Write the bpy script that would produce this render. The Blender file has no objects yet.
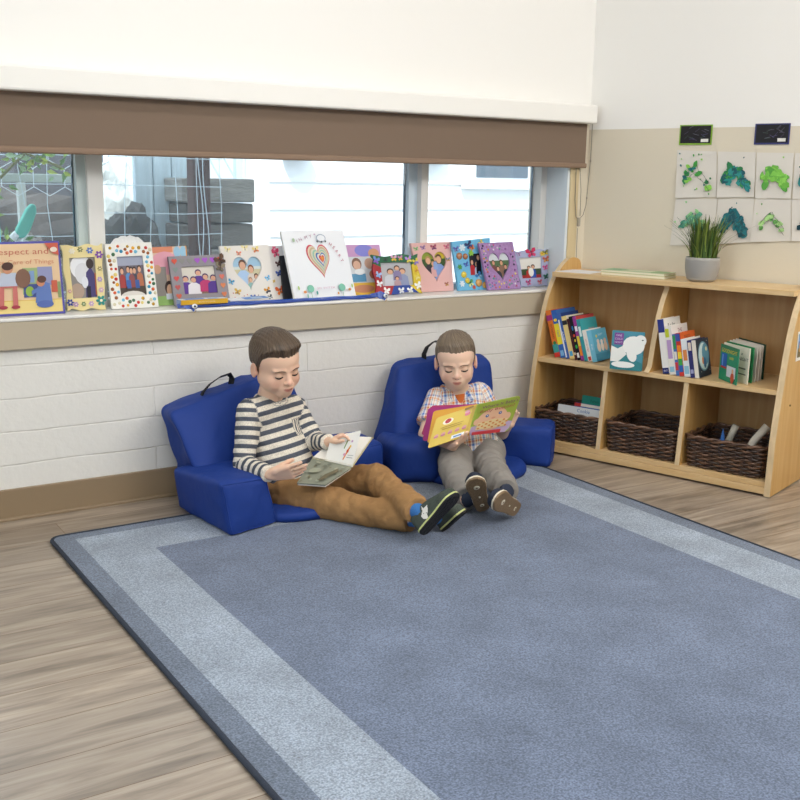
import bpy, bmesh, math, random
import numpy as np
from mathutils import Vector, Matrix, noise

random.seed(7)
SC = bpy.context.scene
COL = SC.collection
V = Vector
PI = math.pi

# ------------------------------------------------------------------ camera calibration
F_PX = 1034.0
def _cd(u, v):
    return Vector(((u - 400) / F_PX, -(v - 400) / F_PX, -1.0)).normalized()
_X = _cd(2050, 208); _Y = _cd(-275, 167)
_Y = (_Y - _X * _X.dot(_Y)).normalized(); _Z = _X.cross(_Y)
CR = Matrix((_X, _Y, _Z))                 # camera axes -> world axes
CAMZ = 1.08
def ray(u, v): return CR @ _cd(u, v)
def at(u, v, y):                          # photo point at room depth y
    r = ray(u, v); t = y / r.y
    return V((t * r.x, y, CAMZ + t * r.z))
def onz(u, v, z=0.0):
    r = ray(u, v); t = (z - CAMZ) / r.z
    return V((t * r.x, t * r.y, z))
cam = bpy.data.cameras.new('camera'); cam.lens = F_PX / 800 * 36; cam.sensor_width = 36
cam.clip_start = 0.05
camo = bpy.data.objects.new('camera', cam); COL.objects.link(camo)
camo.matrix_world = Matrix.Translation((0, 0, CAMZ)) @ CR.to_4x4()
SC.camera = camo

# ------------------------------------------------------------------ materials
def lin(h):
    if isinstance(h, str):
        h = h.lstrip('#'); c = [int(h[i:i + 2], 16) / 255 for i in (0, 2, 4)]
    else:
        c = list(h)
    return tuple((x / 12.92 if x <= .04045 else ((x + .055) / 1.055) ** 2.4) for x in c) + (1.0,)
_M = {}
def mat(h, rough=.6, spec=.3, bump=0, bscale=200, var=0, vscale=8, metal=0, stretch=None, sheen=0):
    key = (h, rough, spec, bump, bscale, var, vscale, metal, stretch, sheen)
    if key in _M: return _M[key]
    m = bpy.data.materials.new('m_' + str(h).strip('#')); m.use_nodes = True
    nt = m.node_tree; b = nt.nodes['Principled BSDF']
    b.inputs['Base Color'].default_value = lin(h)
    b.inputs['Roughness'].default_value = rough
    b.inputs['Specular IOR Level'].default_value = spec
    b.inputs['Metallic'].default_value = metal
    if sheen:
        b.inputs['Sheen Weight'].default_value = sheen
        b.inputs['Sheen Roughness'].default_value = .5
    co = None
    if var or bump:
        tc = nt.nodes.new('ShaderNodeTexCoord'); mp = nt.nodes.new('ShaderNodeMapping')
        nt.links.new(tc.outputs['Object'], mp.inputs['Vector'])
        if stretch: mp.inputs['Scale'].default_value = stretch
    if var:
        n = nt.nodes.new('ShaderNodeTexNoise'); n.inputs['Scale'].default_value = vscale; n.inputs['Detail'].default_value = 5
        nt.links.new(mp.outputs['Vector'], n.inputs['Vector'])
        r = nt.nodes.new('ShaderNodeMapRange'); r.inputs['To Min'].default_value = 1 - var; r.inputs['To Max'].default_value = 1 + var
        r.inputs['From Min'].default_value = .25; r.inputs['From Max'].default_value = .75
        nt.links.new(n.outputs['Fac'], r.inputs['Value'])
        mx = nt.nodes.new('ShaderNodeVectorMath'); mx.operation = 'SCALE'
        mx.inputs[0].default_value = lin(h)[:3]
        nt.links.new(r.outputs['Result'], mx.inputs['Scale'])
        nt.links.new(mx.outputs['Vector'], b.inputs['Base Color'])
    if bump:
        n2 = nt.nodes.new('ShaderNodeTexNoise'); n2.inputs['Scale'].default_value = bscale; n2.inputs['Detail'].default_value = 4
        nt.links.new(mp.outputs['Vector'], n2.inputs['Vector'])
        bp = nt.nodes.new('ShaderNodeBump'); bp.inputs['Strength'].default_value = bump; bp.inputs['Distance'].default_value = .01
        nt.links.new(n2.outputs['Fac'], bp.inputs['Height']); nt.links.new(bp.outputs['Normal'], b.inputs['Normal'])
    _M[key] = m
    return m

# ------------------------------------------------------------------ objects
WM = {}                                   # world matrix per object
def thing(name, label, cat, loc=(0, 0, 0), rotz=0, group=None):
    o = bpy.data.objects.new(name, None); COL.objects.link(o)
    o.empty_display_size = .05
    o.location = loc; o.rotation_euler = (0, 0, rotz)
    o['label'] = label; o['category'] = cat
    if group: o['group'] = group
    WM[o] = Matrix.Translation(loc) @ Matrix.Rotation(rotz, 4, 'Z')
    return o
def tag(o, label, cat, group=None, kind=None):
    if label: o['label'] = label
    if cat: o['category'] = cat
    if group: o['group'] = group
    if kind: o['kind'] = kind
    return o
def dup(root, loc, rotz, label, group=None):
    r = root.copy(); COL.objects.link(r); r.location = loc; r.rotation_euler = (0, 0, rotz)
    r['label'] = label
    if group: r['group'] = group
    for ch in list(root.children):
        c = ch.copy(); COL.objects.link(c); c.parent = r
        for g in ch.children:
            d = g.copy(); COL.objects.link(d); d.parent = c
    return r

class MB:
    """collects geometry in world coordinates; build() links it as ONE mesh object"""
    def __init__(s): s.v = []; s.f = []; s.mi = []; s.ms = []; s.cur = 0
    def use(s, m):
        if m not in s.ms: s.ms.append(m)
        s.cur = s.ms.index(m); return s
    def add(s, vs, fs):
        o = len(s.v); s.v += [tuple(p) for p in vs]
        for f in fs: s.f.append(tuple(i + o for i in f)); s.mi.append(s.cur)
        return s
    def poly(s, pts): return s.add(pts, [tuple(range(len(pts)))])
    def hexa(s, c):                        # 8 corners: bottom loop 0-3, top loop 4-7
        return s.add(c, [(3, 2, 1, 0), (4, 5, 6, 7), (0, 1, 5, 4), (1, 2, 6, 5), (2, 3, 7, 6), (3, 0, 4, 7)])
    def box(s, lo, hi, M=None):
        x0, y0, z0 = lo; x1, y1, z1 = hi
        c = [V(p) for p in ((x0, y0, z0), (x1, y0, z0), (x1, y1, z0), (x0, y1, z0), (x0, y0, z1), (x1, y0, z1), (x1, y1, z1), (x0, y1, z1))]
        if M is not None: c = [M @ p for p in c]
        return s.hexa(c)
    def prism(s, pts, d):                  # polygon extruded by vector d
        n = len(pts); d = V(d); a = [V(p) for p in pts]
        nor = V((0, 0, 0))
        for i in range(n): nor += a[i].cross(a[(i + 1) % n])
        if nor.dot(d) > 0: a.reverse()
        b = [p + d for p in a]
        return s.add(a + b, [tuple(range(n)), tuple(range(2 * n - 1, n - 1, -1))] + [(i, n + i, n + (i + 1) % n, (i + 1) % n) for i in range(n)])
    def tube(s, path, r, n=8, closed=False, caps=True):
        P = [V(p) for p in path]; N = len(P)
        rr = r if isinstance(r, (list, tuple)) else [r] * N
        vs = []; up = None
        for i in range(N):
            if closed: t = (P[(i + 1) % N] - P[i - 1])
            else: t = P[min(i + 1, N - 1)] - P[max(i - 1, 0)]
            if t.length < 1e-9: t = V((0, 0, 1))
            t.normalize()
            if up is None:
                up = V((0, 0, 1)) if abs(t.z) < .9 else V((1, 0, 0))
            a = up - t * up.dot(t)
            if a.length < 1e-6: a = t.orthogonal()
            a.normalize(); up = a; b = t.cross(a)
            for k in range(n):
                w = 2 * PI * k / n; vs.append(P[i] + (a * math.cos(w) + b * math.sin(w)) * rr[i])
        fs = []
        for i in range(N if closed else N - 1):
            j = (i + 1) % N
            for k in range(n):
                k2 = (k + 1) % n; fs.append((i * n + k, i * n + k2, j * n + k2, j * n + k))
        if caps and not closed:
            fs.append(tuple(range(n - 1, -1, -1))); fs.append(tuple((N - 1) * n + k for k in range(n)))
        return s.add(vs, fs)
    def strip(s, path, side, w, th):       # flat strap along path: side vector, width, thickness
        P = [V(p) for p in path]; vs = []; N = len(P)
        for i in range(N):
            t = (P[min(i + 1, N - 1)] - P[max(i - 1, 0)]).normalized()
            sd = V(side[i] if isinstance(side, list) else side); sd = (sd - t * sd.dot(t)).normalized(); nn = t.cross(sd)
            for a, b in ((-1, -1), (1, -1), (1, 1), (-1, 1)): vs.append(P[i] + sd * a * w / 2 + nn * b * th / 2)
        fs = [(0, 1, 2, 3), tuple((N - 1) * 4 + k for k in (3, 2, 1, 0))]
        for i in range(N - 1):
            for k in range(4):
                k2 = (k + 1) % 4; fs.append((i * 4 + k, (i + 1) * 4 + k, (i + 1) * 4 + k2, i * 4 + k2))
        return s.add(vs, fs)
    def lathe(s, prof, c, n=32, M=None):   # prof list of (r, z)
        c = V(c); vs = []
        for r, z in prof:
            for k in range(n):
                w = 2 * PI * k / n; p = V((r * math.cos(w), r * math.sin(w), z))
                if M is not None: p = M @ p
                vs.append(c + p)
        fs = []
        for i in range(len(prof) - 1):
            for k in range(n):
                k2 = (k + 1) % n; fs.append((i * n + k, i * n + k2, (i + 1) * n + k2, (i + 1) * n + k))
        return s.add(vs, fs)
    def ell(s, c, r, M=None, nu=16, nv=10):
        c = V(c); vs = []; fs = []
        for j in range(nv + 1):
            a = PI * j / nv
            for i in range(nu):
                b = 2 * PI * i / nu; p = V((r[0] * math.sin(a) * math.cos(b), r[1] * math.sin(a) * math.sin(b), r[2] * -math.cos(a)))
                if M is not None: p = M @ p
                vs.append(c + p)
        for j in range(nv):
            for i in range(nu):
                i2 = (i + 1) % nu; fs.append((j * nu + i, j * nu + i2, (j + 1) * nu + i2, (j + 1) * nu + i))
        return s.add(vs, fs)
    def build(s, name, parent=None, m=None, smooth=False, bevel=0, kind=None, seg=2, label=None):
        me = bpy.data.meshes.new(name)
        W = WM[parent] if parent is not None else Matrix.Identity(4)
        I = W.inverted()
        me.from_pydata([tuple(I @ V(p)) for p in s.v], [], s.f)
        if m is not None: s.ms = [m] if not s.ms else s.ms
        for x in s.ms: me.materials.append(x)
        if len(s.ms) > 1: me.polygons.foreach_set('material_index', s.mi)
        if smooth: me.polygons.foreach_set('use_smooth', [True] * len(me.polygons))
        me.update()
        o = bpy.data.objects.new(name, me); COL.objects.link(o)
        if parent is not None: o.parent = parent
        WM[o] = W
        if bevel:
            b = o.modifiers.new('b', 'BEVEL'); b.width = bevel; b.segments = seg; b.limit_method = 'ANGLE'; b.angle_limit = math.radians(40); b.harden_normals = False
        if kind: o['kind'] = kind
        if label: o['label'] = label
        return o
def struct(mb, name, m=None, parent=None, **k):
    o = mb.build(name, parent, m, **k)
    if parent is None: o['kind'] = 'structure'
    return o

# smoothed 8-corner cushion (corners: bottom loop 0-3, top loop 4-7)
def cushion(corners, bulge=.12, rad=.25, n=16, bul=None, wr=0, wf=9, seed=0):
    c = [V(p) for p in corners]; vs = []; fs = []; idx = {}
    bl = bul or (bulge, bulge, bulge)
    def tri(a, b, d):
        u, v, w = (a + 1) / 2, (b + 1) / 2, (d + 1) / 2
        lo = (c[0] * (1 - u) + c[1] * u) * (1 - v) + (c[3] * (1 - u) + c[2] * u) * v
        hi = (c[4] * (1 - u) + c[5] * u) * (1 - v) + (c[7] * (1 - u) + c[6] * u) * v
        return lo * (1 - w) + hi * w
    ext = ((c[1] - c[0]).length, (c[3] - c[0]).length, (c[4] - c[0]).length)
    R = rad * min(ext) / 2
    def pt(a, b, d):
        q = []; half = [e / 2 for e in ext]; P = [a * half[0], b * half[1], d * half[2]]
        inner = [max(-(h - R), min(h - R, x)) for x, h in zip(P, half)]
        dv = V([x - y for x, y in zip(P, inner)])
        if dv.length > 1e-9: dv = dv.normalized() * R
        Q = [(y + z) / h for y, z, h in zip(inner, dv, half)]
        A, B, D = Q
        ga, gb, gd = (1 - A * A), (1 - B * B), (1 - D * D)
        A2 = A * (1 + bl[0] * gb * gd); B2 = B * (1 + bl[1] * ga * gd); D2 = D * (1 + bl[2] * ga * gb)
        p = tri(A2, B2, D2)
        if wr:
            s = noise.noise(V((p.x * wf + seed, p.y * wf, p.z * wf))) + .5 * noise.noise(V((p.x * wf * 2.3, p.y * wf * 2.3 + seed, p.z * wf * 2.3)))
            ctr = tri(0, 0, 0); p = p + (p - ctr).normalized() * s * wr
        return p
    def vid(i, j, k):
        if (i, j, k) not in idx:
            idx[(i, j, k)] = len(vs)
            vs.append(pt(*(math.sin((2 * x / n - 1) * PI / 2 * .8) / math.sin(PI / 2 * .8) for x in (i, j, k))))
        return idx[(i, j, k)]
    for a in range(n):
        for b in range(n):
            for s in (0, n):
                q = [(a, b, s), (a + 1, b, s), (a + 1, b + 1, s), (a, b + 1, s)]; fs.append([vid(*x) for x in (q if s else q[::-1])])
                q = [(a, s, b), (a + 1, s, b), (a + 1, s, b + 1), (a, s, b + 1)]; fs.append([vid(*x) for x in (q[::-1] if s else q)])
                q = [(s, a, b), (s, a + 1, b), (s, a + 1, b + 1), (s, a, b + 1)]; fs.append([vid(*x) for x in (q if s else q[::-1])])
    return vs, fs, pt

# ------------------------------------------------------------------ flat printed pictures
_T = {}
def text_geo(st, bold=False):
    if st in _T: return _T[st]
    cu = bpy.data.curves.new('t', 'FONT'); cu.body = st; cu.size = 1; cu.align_x = 'CENTER'; cu.align_y = 'CENTER'; cu.resolution_u = 2
    if bold: cu.offset = .02
    ob = bpy.data.objects.new('t', cu)
    me = bpy.data.meshes.new_from_object(ob)
    vs = [tuple(v.co) for v in me.vertices]; fs = [tuple(p.vertices) for p in me.polygons]
    bpy.data.objects.remove(ob); bpy.data.curves.remove(cu); bpy.data.meshes.remove(me)
    _T[st] = (vs, fs); return _T[st]
def ellp(cx, cy, rx, ry, n=16, rot=0):
    o = []
    for i in range(n):
        a = 2 * PI * i / n; x, y = rx * math.cos(a), ry * math.sin(a)
        o.append((cx + x * math.cos(rot) - y * math.sin(rot), cy + x * math.sin(rot) + y * math.cos(rot)))
    return o
def rect(x0, y0, x1, y1): return [(x0, y0), (x1, y0), (x1, y1), (x0, y1)]
def heartp(cx, cy, w, h, n=40, skew=0):
    o = []
    for i in range(n):
        t = 2 * PI * i / n
        x = 16 * math.sin(t) ** 3; y = 13 * math.cos(t) - 5 * math.cos(2 * t) - 2 * math.cos(3 * t) - math.cos(4 * t)
        x /= 32; y = (y + 2.5) / 29
        o.append((cx + x * w + skew * y * h, cy + y * h))
    return o
class Pic:
    """flat print: list of coloured 2-D shapes in metres, stacked a fraction of a millimetre apart"""
    def __init__(s): s.L = []
    def p(s, pts, col, lay=None): s.L.append(('p', pts, col, lay)); return s
    def r(s, x0, y0, x1, y1, col): return s.p(rect(x0, y0, x1, y1), col)
    def e(s, cx, cy, rx, ry, col, rot=0, n=16): return s.p(ellp(cx, cy, rx, ry, n, rot), col)
    def t(s, st, cx, cy, size, col, rot=0, wid=None): s.L.append(('t', (st, cx, cy, size, rot, wid), col, None)); return s
    def person(s, cx, y0, h, shirt, skin='#d9a98c', hair='#3a2a22', wf=.5):
        w = h * wf
        s.p([(cx - w * .55, y0), (cx + w * .55, y0), (cx + w * .48, y0 + h * .52), (cx + w * .2, y0 + h * .64), (cx - w * .2, y0 + h * .64), (cx - w * .48, y0 + h * .52)], shirt)
        s.e(cx, y0 + h * .83, h * .145, h * .17, hair, n=12); s.e(cx, y0 + h * .79, h * .115, h * .135, skin, n=12); return s
    def put(s, mb, O, U, Vv, rough=.45, step=.00025):
        """O origin of the (0,0) corner, U and Vv unit vectors"""
        O = V(O); U = V(U).normalized(); Vv = V(Vv).normalized(); N = U.cross(Vv)
        i = 1
        for kind, d, col, lay in s.L:
            m = col if not isinstance(col, str) else mat(col, rough)
            mb.use(m); off = N * step * i; i += 1
            if kind == 'p':
                ar = sum(d[k][0] * d[(k + 1) % len(d)][1] - d[(k + 1) % len(d)][0] * d[k][1] for k in range(len(d)))
                pts = d if ar > 0 else d[::-1]
                mb.poly([O + U * x + Vv * y + off for x, y in pts])
            else:
                st, cx, cy, size, rot, wid = d
                vs, fs = text_geo(st)
                sx = size
                if wid:
                    ww = max(v[0] for v in vs) - min(v[0] for v in vs); sx = wid / max(ww, 1e-6)
                ca, sa = math.cos(rot), math.sin(rot); o = []
                for x, y, _ in vs:
                    x *= sx; y *= size
                    o.append(O + U * (cx + x * ca - y * sa) + Vv * (cy + x * sa + y * ca) + off)
                mb.add(o, fs)
        return mb
# ================================================================== ROOM
def nodes(name):
    m = bpy.data.materials.new(name); m.use_nodes = True
    nt = m.node_tree; b = nt.nodes['Principled BSDF']
    return m, nt, b, nt.nodes.new, nt.links.new
def floor_mat():
    m, nt, b, N, L = nodes('plank_floor')
    tc = N('ShaderNodeTexCoord')
    br = N('ShaderNodeTexBrick'); br.inputs['Scale'].default_value = 1; br.inputs['Brick Width'].default_value = 1.22
    br.inputs['Row Height'].default_value = .152; br.inputs['Mortar Size'].default_value = .0012; br.inputs['Bias'].default_value = 0
    br.offset = .37
    br.inputs['Color1'].default_value = (.0, .0, .0, 1); br.inputs['Color2'].default_value = (1, 1, 1, 1); br.inputs['Mortar'].default_value = (.5, .5, .5, 1)
    L(tc.outputs['Object'], br.inputs['Vector'])
    mp = N('ShaderNodeMapping'); mp.inputs['Scale'].default_value = (2.2, 26, 1); L(tc.outputs['Object'], mp.inputs['Vector'])
    ad = N('ShaderNodeVectorMath'); ad.operation = 'MULTIPLY_ADD'; L(br.outputs['Color'], ad.inputs[0]); ad.inputs[1].default_value = (7, 5, 3); L(mp.outputs['Vector'], ad.inputs[2])
    no = N('ShaderNodeTexNoise'); no.inputs['Scale'].default_value = 1.3; no.inputs['Detail'].default_value = 7; no.inputs['Roughness'].default_value = .62; no.inputs['Distortion'].default_value = .6
    L(ad.outputs['Vector'], no.inputs['Vector'])
    cr = N('ShaderNodeValToRGB'); e = cr.color_ramp.elements
    e[0].position = .28; e[0].color = lin('#72675a'); e[1].position = .75; e[1].color = lin('#bfb2a0')
    x = e.new(.5); x.color = lin('#9f9080')
    L(no.outputs['Fac'], cr.inputs['Fac'])
    hs = N('ShaderNodeMapRange'); hs.inputs['To Min'].default_value = .84; hs.inputs['To Max'].default_value = 1.1; L(br.outputs['Color'], hs.inputs['Value'])
    sc = N('ShaderNodeVectorMath'); sc.operation = 'SCALE'; L(cr.outputs['Color'], sc.inputs[0]); L(hs.outputs['Result'], sc.inputs['Scale'])
    mx = N('ShaderNodeMix'); mx.data_type = 'RGBA'; L(br.outputs['Fac'], mx.inputs['Factor']); L(sc.outputs['Vector'], mx.inputs['A']); mx.inputs['B'].default_value = lin('#6e563e')
    L(mx.outputs['Result'], b.inputs['Base Color'])
    b.inputs['Roughness'].default_value = .31; b.inputs['Specular IOR Level'].default_value = .55
    bp = N('ShaderNodeBump'); bp.inputs['Strength'].default_value = .08; L(no.outputs['Fac'], bp.inputs['Height']); L(bp.outputs['Normal'], b.inputs['Normal'])
    return m
def block_mat():
    m, nt, b, N, L = nodes('painted_block')
    tc = N('ShaderNodeTexCoord'); sp = N('ShaderNodeSeparateXYZ'); L(tc.outputs['Object'], sp.inputs[0])
    zz = N('ShaderNodeMath'); zz.operation = 'ADD'; zz.inputs[1].default_value = -.183 + .1055 * 10; L(sp.outputs['Z'], zz.inputs[0])
    cb = N('ShaderNodeCombineXYZ'); L(sp.outputs['X'], cb.inputs['X']); L(zz.outputs[0], cb.inputs['Y'])
    n1 = N('ShaderNodeTexNoise'); n1.inputs['Scale'].default_value = 7; n1.inputs['Detail'].default_value = 6; L(tc.outputs['Object'], n1.inputs['Vector'])
    ds = N('ShaderNodeVectorMath'); ds.operation = 'MULTIPLY_ADD'; L(n1.outputs['Color'], ds.inputs[0]); ds.inputs[1].default_value = (.02, .012, 0); L(cb.outputs['Vector'], ds.inputs[2])
    br = N('ShaderNodeTexBrick'); br.inputs['Scale'].default_value = 1; br.inputs['Brick Width'].default_value = 1.15; br.inputs['Row Height'].default_value = .1055
    br.inputs['Mortar Size'].default_value = .0035; br.inputs['Mortar Smooth'].default_value = .7
    L(ds.outputs['Vector'], br.inputs['Vector'])
    n2 = N('ShaderNodeTexNoise'); n2.inputs['Scale'].default_value = 55; n2.inputs['Detail'].default_value = 5; L(tc.outputs['Object'], n2.inputs['Vector'])
    n3 = N('ShaderNodeTexNoise'); n3.inputs['Scale'].default_value = 9; n3.inputs['Detail'].default_value = 3; L(tc.outputs['Object'], n3.inputs['Vector'])
    r3 = N('ShaderNodeMapRange'); r3.inputs['From Min'].default_value = .45; r3.inputs['From Max'].default_value = .7; L(n3.outputs['Fac'], r3.inputs['Value'])
    mu = N('ShaderNodeMath'); mu.operation = 'MULTIPLY'; L(br.outputs['Fac'], mu.inputs[0]); L(r3.outputs['Result'], mu.inputs[1])
    m2 = N('ShaderNodeMath'); m2.operation = 'MULTIPLY'; m2.inputs[1].default_value = .75; L(br.outputs['Fac'], m2.inputs[0])
    hh = N('ShaderNodeMath'); hh.operation = 'MULTIPLY_ADD'; L(n2.outputs['Fac'], hh.inputs[0]); hh.inputs[1].default_value = .6; L(m2.outputs[0], hh.inputs[2])
    iv = N('ShaderNodeMath'); iv.operation = 'SUBTRACT'; iv.inputs[0].default_value = 1; L(hh.outputs[0], iv.inputs[1])
    bp = N('ShaderNodeBump'); bp.inputs['Strength'].default_value = .55; bp.inputs['Distance'].default_value = .004; L(iv.outputs[0], bp.inputs['Height']); L(bp.outputs['Normal'], b.inputs['Normal'])
    mx = N('ShaderNodeMix'); mx.data_type = 'RGBA'; L(mu.outputs[0], mx.inputs['Factor']); mx.inputs['A'].default_value = lin('#e7e5df'); mx.inputs['B'].default_value = lin('#cfcac0')
    L(mx.outputs['Result'], b.inputs['Base Color']); b.inputs['Roughness'].default_value = .5; b.inputs['Specular IOR Level'].default_value = .35
    return m
YW = 3.30
W0 = V((2.985, 3.3, 0)); SD = V((.309, -.951, 0)); SN = V((.951, .309, 0))
WALLOFF = -.04
def S(s, off, z): return W0 + SD * s - SN * off + V((0, 0, z))
def onwall(u, v, off=WALLOFF + .001):
    p0 = W0 - SN * off; r = ray(u, v); C = V((0, 0, CAMZ))
    return C + r * ((p0 - C).dot(SN) / r.dot(SN))
XL, YB, ZC = -1.7, -2.2, 2.6
XC = 3.022                                # window wall meets the right wall here
RE = S(5.6, WALLOFF, 0)                   # far end of right wall (behind the camera)
M_WHITE = mat('#f1efea', .6); M_CREAM = mat('#dcd3bf', .55, .3, bump=.05, bscale=120)
M_TAN = mat('#bfb193', .45, .35); M_BASE = mat('#927e64', .45, .35)
b = MB(); b.box((XL - .1, YB - .1, -.1), (5.0, YW + .3, 0)); struct(b, 'floor', floor_mat())
b = MB(); b.box((XL - .1, YB - .1, ZC), (5.0, YW + .3, ZC + .1)); struct(b, 'ceiling', mat('#f4f2ee', .8))
# window wall: block below the sill, painted frame around the opening
WX0, WX1, WZ0, WZ1 = -.9, 2.925, .62, 1.37
b = MB().use(block_mat()); b.box((XL, YW, 0), (XC + .1, YW + .25, WZ0))
b.use(M_WHITE); b.box((XL, YW, WZ1), (XC + .1, YW + .25, ZC)); b.box((XL, YW, WZ0), (WX0, YW + .25, WZ1))
b.use(M_CREAM); b.box((WX1, YW + .001, WZ0), (XC + .1, YW + .25, WZ1)); struct(b, 'wall_window')
b = MB().use(M_CREAM); a0, a1 = S(-.06, WALLOFF, 0), RE
k = SN * .12
def wallseg(z0, z1): b.hexa([a0 + V((0, 0, z0)), a1 + V((0, 0, z0)), a1 + k + V((0, 0, z0)), a0 + k + V((0, 0, z0)), a0 + V((0, 0, z1)), a1 + V((0, 0, z1)), a1 + k + V((0, 0, z1)), a0 + k + V((0, 0, z1))])
wallseg(0, 1.292); b.use(M_WHITE); wallseg(1.292, ZC); struct(b, 'wall_right')
b = MB(); b.box((XL - .1, YB - .1, 0), (XL, YW + .25, ZC)); struct(b, 'wall_left', M_WHITE)
b = MB(); b.box((XL, YB - .1, 0), (5.0, YB, ZC)); struct(b, 'wall_rear', M_WHITE)
b = MB(); b.box((XL, YW - .012, 0), (2.94, YW, .101)); b.tube([(XL, YW - .012, .004), (2.94, YW - .012, .004)], .007, 8); struct(b, 'baseboard_window', M_BASE, bevel=.003)
# sill, fascia, casing
b = MB(); b.box((WX0, YW - .024, .632), (WX1, YW + .2, .643)); struct(b, 'trim_1', mat('#eceae4', .35, .5), bevel=.004)
b = MB(); b.box((XL, YW - .02, .545), (2.944, YW - .0005, .632)); struct(b, 'trim_2', mat('#bcb09a', .42, .4), bevel=.002)
b = MB(); b.box((WX1, YW - .014, .643), (WX1 + .046, YW, WZ1)); struct(b, 'trim_3', mat('#cdbb95', .45, .35), bevel=.002)
b = MB(); b.box((WX1 - .004, YW - .006, .643), (WX1, YW + .15, WZ1)); b.box((WX1 - .012, YW - .008, .643), (WX1, YW + .006, WZ1)); struct(b, 'trim_4', mat('#dfe6ea', .4, .4))
# window frame and panes
M_FR = mat('#e6e4df', .4, .4); M_FRG = mat('#c6d2cf', .45, .4); M_GK = mat('#45586a', .6)
b = MB().use(M_FR)
fy0, fy1 = YW + .13, YW + .2
for x0, x1 in ((.985, 1.036), (2.285, 2.318), (2.89, WX1 - .004), (WX0, WX0 + .05)): b.box((x0, fy0, .643), (x1, fy1, WZ1))
b.box((WX0, fy0 + .01, .643), (WX1 - .004, fy1, .668)); b.box((WX0, fy0 + .01, WZ1 - .03), (WX1 - .004, fy1, WZ1))
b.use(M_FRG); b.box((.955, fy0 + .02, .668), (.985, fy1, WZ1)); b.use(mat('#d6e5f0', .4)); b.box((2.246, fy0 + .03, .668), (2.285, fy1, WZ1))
b.use(M_GK)
for x in (.95, 2.240, 2.884): b.box((x, fy0 + .052, .668), (x + .004, fy0 + .062, WZ1))
win = struct(b, 'window_1')
def glass_mat():
    m, nt, bs, N, L = nodes('window_glass'); nt.nodes.remove(bs)
    tr = N('ShaderNodeBsdfTransparent'); tr.inputs[0].default_value = (.95, .98, 1, 1)
    gl = N('ShaderNodeBsdfGlossy'); gl.inputs['Roughness'].default_value = .02
    fr = N('ShaderNodeFresnel'); fr.inputs['IOR'].default_value = 1.45
    df = N('ShaderNodeBsdfTranslucent'); df.inputs[0].default_value = (.8, .9, 1, 1)  # faint bluish share put into the glass for the haze over the view
    mx = N('ShaderNodeMixShader'); L(fr.outputs[0], mx.inputs[0]); L(tr.outputs[0], mx.inputs[1]); L(gl.outputs[0], mx.inputs[2])
    m2 = N('ShaderNodeMixShader'); m2.inputs[0].default_value = .045; L(mx.outputs[0], m2.inputs[1]); L(df.outputs[0], m2.inputs[2])
    L(m2.outputs[0], nt.nodes['Material Output'].inputs['Surface']); return m
GM = glass_mat()
for x0, x1 in ((WX0 + .05, .95), (1.036, 2.240), (2.318, 2.884)):
    b = MB(); b.box((x0, fy0 + .05, .668), (x1, fy0 + .054, WZ1 - .03)); b.build('glass_pane', win, GM)
# roller blind
bl = thing('roller_blind', 'brown roller blind pulled partway down over the window', 'blind', ((WX0 + WX1) / 2, YW - .04, 1.33))
by = YW - .03
b = MB(); b.box((WX0 - .03, by, 1.152), (2.985, by + .002, 1.315)); b.build('blind_fabric', bl, mat('#7d6b5c', .8, .2, bump=.15, bscale=900))
b = MB(); b.box((WX0 - .035, by - .008, 1.136), (2.99, by + .010, 1.156)); b.build('hem_bar', bl, mat('#8a7360', .6, .3), bevel=.006, seg=3)
b = MB(); b.box((WX0 - .04, by - .045, 1.312), (3.0, YW - .001, 1.385)); b.build('cassette', bl, mat('#f0eee8', .5), bevel=.008)
# pull chain with a wall clip
ch = thing('blind_chain', 'thin grey bead chain of the roller blind looped over a small wall clip', 'cord', (2.99, YW - .02, .93))
ya = YW - .02
pts = [at(592, 133, ya), at(590.5, 160, ya), at(588, 185, ya), at(586, 205, ya), at(583, 215, ya), at(579, 219, ya), at(576, 217, ya), at(575, 200, ya), at(576, 175, ya), at(577, 150, ya)]
up = V((0, 0, .09))
b = MB(); b.tube([pts[0] + up] + pts + [pts[-1] + up], .0016, 6)
b.tube([at(580, 168, ya), at(581, 190, ya), at(580, 216, ya)], .0012, 6)
for q in (161, 198): b.ell(at(590.4 if q < 170 else 586.7, q, ya), (.003, .003, .006), nu=8, nv=6)
b.build('chain', ch, mat('#8b8478', .4, .5, metal=.3), smooth=True)
b = MB(); c = at(578, 222, YW - .016); b.box((c.x - .006, YW - .026, c.z - .018), (c.x + .006, YW - .0145, c.z + .018)); b.build('clip', ch, mat('#a9a294', .4), bevel=.003)
b = MB(); b.tube([at(577.5, 228, YW - .016), at(576, 262, YW - .016)], .0011, 6); b.build('tail_cord', ch, mat('#8b8478', .5))

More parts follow.
